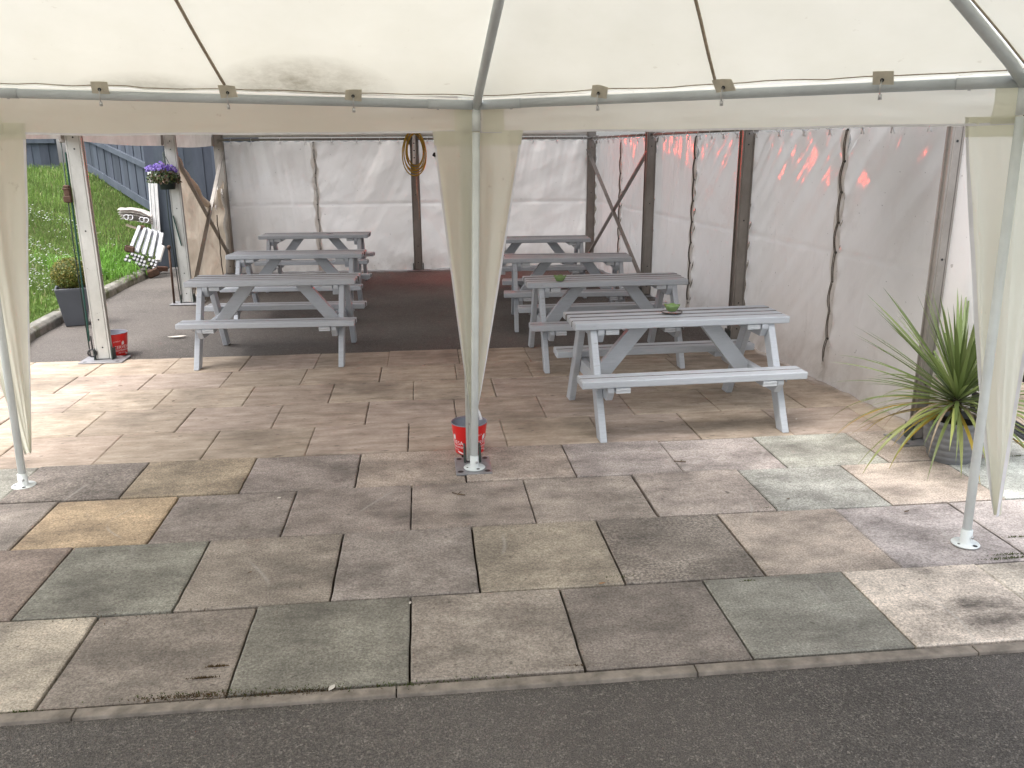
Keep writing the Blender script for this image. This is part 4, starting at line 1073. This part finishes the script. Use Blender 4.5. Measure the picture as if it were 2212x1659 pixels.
def leaf_cloud(name, parent, origin, pts, size, cols, mat, aspect=.6):
    V, F, C = [], [], []
    for P, nrm in pts:
        s = size*random.uniform(.7, 1.3); a = Vector(nrm)+Vector((random.gauss(0, .6), random.gauss(0, .6), random.gauss(0, .6)))
        a.normalize(); e1 = a.orthogonal().normalized(); e2 = a.cross(e1); th = random.uniform(0, 6.28)
        u = e1*math.cos(th)+e2*math.sin(th); v_ = a.cross(u); i = len(V)
        V.extend([P-u*s, P+v_*s*aspect-a*s*.15, P+u*s, P-v_*s*aspect-a*s*.15]); F.append((i, i+1, i+2, i+3)); C.append(np.array(random.choice(cols))*random.uniform(.7, 1.25))
    o = mesh_np(name, [Vector(v)-origin for v in V], F, mat); setcol(o, lambda p: C[p.index]); o.parent = parent; return o
def box_ball():
    B = Vector((-3.62, 8.98, 0)); r = empty('potted_shrub', B, 'clipped round box bush in a tapered square charcoal planter by the kerb', 'potted plant')
    b = MB(); rz = R_(20); cs, sn_ = math.cos(rz), math.sin(rz)
    def sq(h, z): return [(B.x+(x*cs-y*sn_)*h, B.y+(x*sn_+y*cs)*h, z) for x, y in ((-1,-1),(1,-1),(1,1),(-1,1))]
    lv = [sq(.105, .0), sq(.152, .34), sq(.157, .372), sq(.157, .392), sq(.138, .392), sq(.132, .34)]
    V = [p for l in lv for p in l]; F = [(j*4+i, j*4+(i+1) % 4, (j+1)*4+(i+1) % 4, (j+1)*4+i) for j in range(5) for i in range(4)]+[(3,2,1,0)]
    v_, _ = b.add(V, F); b.bevel(v_, .004); b.build('planter', MAT['planter'], r)
    b = MB(); s = sq(.134, .36); b.add(s, [(0,1,2,3)]); b.build('soil', MAT['potsoil'], r)
    b = MB(); c = B+Vector((0, 0, .525)); b.tube([B+Vector((0,0,.35)), c], .012, 7)
    for k in range(14):
        a = k*2.4; b.tube([B+Vector((0,0,.42)), c+Vector((math.cos(a)*.12, math.sin(a)*.12, random.uniform(-.06, .12)))], .004, 5)
    b.build('stem', MAT['stem'], r)
    pts = []
    for _ in range(7000):
        d = Vector((random.gauss(0,1), random.gauss(0,1), random.gauss(0,1))).normalized(); lump = 1+.07*fbm(d.x*4, d.y*4, d.z*4)
        rad = .178*lump*random.uniform(.72, 1.02)
        P = c+Vector((d.x*rad, d.y*rad, d.z*rad*.92))
        if P.z < .385: continue
        pts.append((P, d))
    leaf_cloud('foliage', r, B, pts, .0095, [(.15, .18, .03), (.11, .155, .028), (.22, .21, .045), (.27, .22, .05), (.08, .12, .022)], MAT['leaf'], .65)
box_ball()
def hanging_basket():
    Pc = W(362, 398, 9.93); r = empty('hanging_basket', Pc, 'hanging basket of purple flowers on the left marquee post', 'hanging basket')
    zp = W(371, 385, 9.93).z; b = MB()
    b.lathe([(0, -.10), (.075, -.10), (.105, .04), (.110, .045), (.104, .05), (.075, -.04), (0, -.04)], 28, (Pc.x, Pc.y, zp-.02)); b.build('pot', MAT['wire'], r)
    hk = Vector((P2.x-.07, P2.y-.02, 1.74)); b = MB()
    for a in (.4, 2.5, 4.6): b.tube([(Pc.x+.1*math.cos(a), Pc.y+.1*math.sin(a), zp+.02), (Pc.x*.4+hk.x*.6, Pc.y*.4+hk.y*.6, zp+.25), hk+Vector((0,0,-.08)), hk], .0035, 5)
    b.build('hanger', MAT['wire'], r)
    pts = []
    for _ in range(900):
        a = random.uniform(0, 6.28); rr = .17*math.sqrt(random.random()); z = zp+.04+random.uniform(-.09, .10)*(1.2-rr/.2)-max(0, rr-.09)*.8
        pts.append((Vector((Pc.x-.035+rr*math.cos(a)*1.05, Pc.y+rr*math.sin(a), z)), Vector((math.cos(a), math.sin(a), .6))))
    leaf_cloud('foliage', r, Pc, pts, .018, [(.03, .06, .015), (.05, .09, .02), (.08, .10, .03), (.12, .07, .04)], MAT['leaf'])
    pts = []
    for _ in range(210):
        a = random.uniform(0, 6.28); rr = .165*math.sqrt(random.random()); z = zp+.13+.05*random.random()-rr*.35
        if math.cos(a) > .3 and random.random() < .4: continue
        pts.append((Vector((Pc.x-.045+rr*math.cos(a), Pc.y-.02+rr*math.sin(a), z)), Vector((0, -.7, .5))))
    leaf_cloud('flowers', r, Pc, pts, .017, [(.17, .11, .42), (.22, .15, .48), (.29, .22, .54), (.12, .07, .32)], MAT['petal'], .9)
    pc2 = Vector((Pc.x+.02, Pc.y-.115, zp-.02)); b = MB(); b.box(pc2, (.05, .008, .08), Euler((0, .15, 0)), .008); b.build('ornament', MAT['webbing'], r)
hanging_basket()

# iron stake through the foot plate
A = Vector((P2.x-.15, P2.y-.03, .01)); Bt = W(365, 536, P2.y-.12)
r = empty('iron_stake', A, 'rusty iron stake with a round head leaning beside the left marquee post', 'stake')
b = MB(); b.tube([A, Bt], .013, 10); b.build('shaft', MAT['rust'], r)
b = MB(); dd = (Bt-A).normalized(); b.tube([Bt-dd*.006, Bt+dd*.018, Bt+dd*.03], [.022, .024, .014], 12); b.build('head', MAT['rust'], r)

# ---------------------------------------------------------------- folded frame, rolled sheet and bricks by the kerb end
def frame_bundle():
    Y = 12.55
    c = W(318, 527, Y); r = empty('tube_bundle', (c.x, Y, .1), 'bundle of folded white aluminium gazebo frame leaning on the bank', 'tube bundle')
    up0, up1 = W(352, 575, Y-.12), W(306, 492, Y+.10)
    tl, tr = W(302, 489, Y+.12), W(350, 504, Y+.12); bl, br = W(281, 541, Y-.12), W(341, 560, Y-.12)
    b = MB(); k = MB(); n = 5
    for i in range(n):
        t = i/(n-1); A = tl+(tr-tl)*t; B = bl+(br-bl)*t
        b.beam(A, B, .045 if i not in (4,) else .05, .045, up=(0, 1, 0), bev=.004)
        if i < n-1:
            A2 = tl+(tr-tl)*(t+.12); B2 = bl+(br-bl)*(t+.16)+Vector((0, .05, 0)); b.beam(A+Vector((.02, .05, 0)), B2, .018, .03, up=(0, 1, 0)); b.beam(A2+Vector((0, .05, 0)), B+Vector((.05, .05, 0)), .018, .03, up=(0, 1, 0))
    b.build('tube', MAT['bundle'], r)
    b = MB(); dn = (bl-tl).normalized()
    for row in range(3):
        for i in range(9):
            P = bl+(br-bl)*(i/8)+dn*(.03+.055*row)+Vector((0, -.01+.012*((i+row) % 2), 0))
            if (i*7+row*3) % 5 != 0: b.beam(P, P+dn*.045, .038, .05, up=(0, 1, 0), bev=.005)
    o = build_each(b, 'joint_block', MAT['plate'], r)
    b = MB()
    for row in range(3):
        for i in range(8):
            P = bl+(br-bl)*((i+.5)/8)+dn*(.05+.055*row)+Vector((0, -.04, 0)); b.box(P, (.016, .01, .018), Euler((0, .35, 0)))
    build_each(b, 'joint_gap', MAT['black'], r)
    b = MB(); e = W(342, 563, Y-.16); b.tube([e, e+(tr-br)*.55+Vector((.03, 0, 0))], .035, 14, cap=False); b.tube([e, e+(tr-br)*.02], [.044, .044], 14, cap=False); b.build('end_tube', MAT['white_plastic'], r)
    b = MB()
    for P in (W(280, 538, Y-.15), ): b.box(P, (.14, .03, .10), Euler((0, .25, 0)), .02)
    b.build('foot', MAT['rust'], r)
    b = MB(); P = W(331, 610-8, 12.3); b.box((P.x, 12.32, .07), (.16, .07, .12), Euler((.2, -.35, .2)), .02); b.build('foot', MAT['rust'], r)
    b = MB(); P = W(308, 491, Y+.12); b.box(P, (.07, .05, .06), Euler((0, .3, 0)), .012); b.build('foot', MAT['rust'], r)
frame_bundle()
def sheet_roll():
    Y = 13.0; A, B = W(258, 461, Y), W(334, 474, Y); r = empty('folded_sheet', (A.x, Y, .5), 'folded white tent sheet with curtain rings lying on the bank above the frame', 'folded sheet')
    b = MB(); L = B-A; nrm = Vector((0, 0, 1))
    for k in range(5):
        b.grid(lambda u, v: tuple(A+L*(.02*k+(.98-.02*k)*u)+Vector((0, -.12+.28*v, .06-.028*k+.012*fbm(u*5+k, v*3, k)+.05*math.sin(u*3.1)*(1-.22*k)-.012*math.cos(v*6.28)))), 24, 8)
    b.build('sheet', MAT['old_pvc'], r)
    b = MB(); b.beam(A+Vector((.1, -.06, -.16)), B+Vector((0, -.06, -.22)), .05, .03); b.build('batten', MAT['webbing'], r)
    g = MB()
    for u_ in (.28, .40, .72, .84):
        c = A+L*u_+Vector((0, -.14, -.02+.01*random.random())); g.tube([c+Vector((.034*math.cos(a), .01*math.sin(a*2), .034*math.sin(a))) for a in np.linspace(0, 6.283, 17)[:-1]], .0055, 5, closed=True)
    build_each(g, 'ring', MAT['white_hem'], r)
sheet_roll()
Pq = W(336, 500, 12.95); r = empty('white_panel', (Pq.x, 12.95, .3), 'narrow white ribbed panel standing upright against the blue grey boards', 'panel')
b = MB(); pt = W(333, 425, 12.95)
for k in range(5): b.beam((Pq.x-.045+.026*k, 12.95+.006*(k % 2), Pq.z-.02), (pt.x-.045+.026*k, 12.97+.006*(k % 2), pt.z+.35), .024, .02, bev=.004)
b.build('ribs', MAT['white_plastic'], r)
for P, lab, rz in ((W(345, 580, 12.75), 'red brick lying beside the folded frame', .3),):
    r = empty('brick', (P.x, 12.75, .03), lab, 'brick', rz=rz); b = MB(); b.box((0, 0, .04), (.22, .10, .065), Euler((.0, .1, 0)), .004); b.build('brick_body', MAT['brick'], r, world=False)

# ---------------------------------------------------------------- right side, outside the marquee
r = empty('mesh_gate', (3.45, 5.3, 0), 'dark mesh gate seen between the marquee post and the right leg curtain', 'gate')
b = MB(); b.box((3.55, 5.06, 1.0), (.04, .72, 1.9)); b.build('screen', MAT['wet'], r)
b = MB()
for z in np.arange(.2, 1.95, .2): b.tube([(3.515, 4.72, z), (3.515, 5.42, z)], .005, 6)
for y_ in np.arange(4.75, 5.45, .2): b.tube([(3.512, y_, .05), (3.512, y_, 1.95)], .004, 6)
b.build('grid', MAT['steel'], r)
b = MB(); b.box((3.54, 4.70, .98), (.06, .05, 1.96), None, .005); b.build('gate_post', MAT['black'], r)
r = empty('stone_wall', (4.6, 5.5, 0), 'low dark rubble stone wall behind the drain at the right edge', 'wall')
b = MB(); b.grid(lambda u, v: (4.5+.12*fbm(u*9, v*4)+.03*fbm(u*30, v*12)+.25*v, 3.6+4.2*u, 1.25*v), 60, 26)
b.grid(lambda u, v: (4.75+.6*v, 3.6+4.2*u, 1.25+.05*fbm(u*12, v*5)), 40, 8); b.build('stones', MAT['stone'], r)
r = empty('channel_drain', (3.5, 4.6, 0), 'black slotted drain grating set in the ground at the right edge', 'drain')
p0, p1 = G(2165, 905), G(2212, 935); dd = Vector((p1.x-p0.x, p1.y-p0.y, 0)).normalized()
b = MB(); A = Vector((p0.x, p0.y+.05, .006)); n_ = Vector((-dd.y, dd.x, 0))
b.beam(A-dd*.3, A+dd*1.6, .10, .008, up=(0,0,1)) if False else None
for s in (-1, 1): b.beam(A-dd*.3+n_*.055*s, A+dd*1.6+n_*.055*s, .014, .016)
for k in range(60): 
    c = A-dd*.28+dd*(.031*k); b.beam(c-n_*.05+dd*.012, c+n_*.05, .013, .012)
b.build('grating', MAT['drain'], r)
# bare leaf stalks and a few leaves lying about
def litter(name, px, py, L, W_, rz, mat, label, z=0.003, cat='leaf', group=None, curl=.25):
    P = G(px, py); r_o = MB(); n = 8
    def fn(u, v):
        x = (u-.5)*L; wv = W_*math.sin(math.pi*max(.03, min(.97, u)))**.8; y_ = (v-.5)*wv
        return (x*math.cos(rz)-y_*math.sin(rz), x*math.sin(rz)+y_*math.cos(rz), .002+curl*(u-.5)**2*L+abs(v-.5)*wv*.35)
    r_o.grid(fn, n, 4); o = r_o.build(name, MAT[mat]); o.location = (P.x, P.y, z); tag(o, label, cat, group); return o
def twig(px, py, pts, label):
    P = G(px, py); b = MB(); b.tube([(x, y, .006) for x, y in pts], .003, 6); b.tube([(pts[1][0], pts[1][1], .006), (pts[1][0]+.02, pts[1][1]+.03, .007)], .002, 5)
    o = b.build('twig', MAT['leaf_litter']); o.location = (P.x, P.y, .002); tag(o, label, 'twig')
twig(992, 1071, [(-.035, .03), (-.008, .004), (.03, -.012)], 'forked brown twig lying on the slab in front of the middle pole')
twig(1468, 1000, [(-.03, .012), (.005, 0), (.035, -.008)], 'short dark twig on the grey slabs in front of the nearest right table')
litter('dead_leaf', 1958, 1107, .04, .012, .4, 'leaf_litter', 'small brown leaf on the mauve slab left of the right pole')
litter('dead_leaf', 1300, 1262, .03, .008, .1, 'butt', 'orange cigarette end in the joint between the front slabs', cat='cigarette end', z=.002)
litter('paper_scrap', 717, 1492, .035, .018, 1.1, 'pale_chip', 'crumpled white scrap on the edging strip', cat='scrap', z=.008)
litter('paper_scrap', 603, 1078, .022, .018, .3, 'pale_chip', 'small pale chip on a mauve slab left of the middle pole', cat='scrap')
litter('paper_scrap', 886, 1305, .022, .010, 1.4, 'pale_chip', 'white chip in the upright joint of the front slabs', cat='scrap')
litter('paper_scrap', 1746, 1466, .03, .02, .4, 'pale_chip', 'white fleck on the pale slab near the right edging', cat='scrap') if False else None
litter('dead_leaf', 383, 730, .17, .06, .15, 'pale_chip', 'pale dry leaf on the dark asphalt left of the nearest left table', z=.004)
litter('dead_leaf', 540, 1239, .022, .009, .6, 'leaf_litter', 'tiny dark leaf on the brown front slab at left')
litter('dead_leaf', 1720, 907, .03, .012, 1.0, 'pale_chip', 'tiny pale leaf on the paving behind the right table leg')
litter('dead_leaf', 705, 506, .06, .025, .2, 'leaf_litter', 'x', z=0) if False else None
o = litter('dead_leaf', 700, 600, .09, .035, .15, 'rust', 'reddish dead leaf on the farthest table of the left row'); o.location = (-1.20, 11.12, .684)
litter('dead_leaf', 2203, 958, .17, .02, -1.2, 'cable', 'long yellow fallen leaf on the slab by the drain', z=.006)
litter('dead_leaf', 260, 835, .035, .014, .3, 'leaf_litter', 'dark leaf on the cream paving near the left bucket')
litter('dead_leaf', 375, 868, .03, .014, .9, 'leaf_litter', 'brown leaf on the cream paving left of centre')
litter('dead_leaf', 1702, 1080, .03, .01, .4, 'leaf_litter', 'brown leaf on the grey green slab')
# weeds and moss in the joints
V, F, C = [], [], []
def tuft(px, py, n, s, col):
    P = G(px, py)
    for _ in range(n):
        x, y_ = P.x+random.gauss(0, s), P.y+random.gauss(0, s*.08 if s < .2 else s*.12); h = random.uniform(.003, .010); a = random.uniform(0, 6.28); i = len(V); w_ = .0025
        V.extend([(x-w_, y_, 0), (x+w_, y_, 0), (x+h*math.cos(a)*.7, y_+h*math.sin(a)*.7, h)]); F.append((i, i+1, i+2)); C.append(np.array(col)*random.uniform(.6, 1.3))
for px, py, n, s in ((1330, 1247, 26, .05), (50, 1538, 40, .02), (640, 1489, 120, .12), (400, 1500, 90, .12), (2190, 1205, 120, .07), (2180, 1198, 60, .05), (1660, 1098, 30, .02), (1615, 1255, 20, .02), (2195, 1160, 50, .03), (860, 1482, 60, .08), (1010, 1470, 60, .12), (2200, 985, 30, .02)):
    tuft(px, py, n, s, (.07, .09, .02))
for px, py, n, s in ((420, 1505, 260, .10), (640, 1497, 260, .12), (440, 1465, 120, .02), (468, 1440, 100, .02), (1240, 1440, 60, .02), (240, 1330, 60, .3)):
    tuft(px, py, n, s, (.10, .065, .03))
o = mesh_np('moss', V, F, MAT['grass']); setcol(o, lambda p: C[p.index]); tag(o, 'moss and weeds growing in the joints of the front paving', 'moss', kind='stuff')
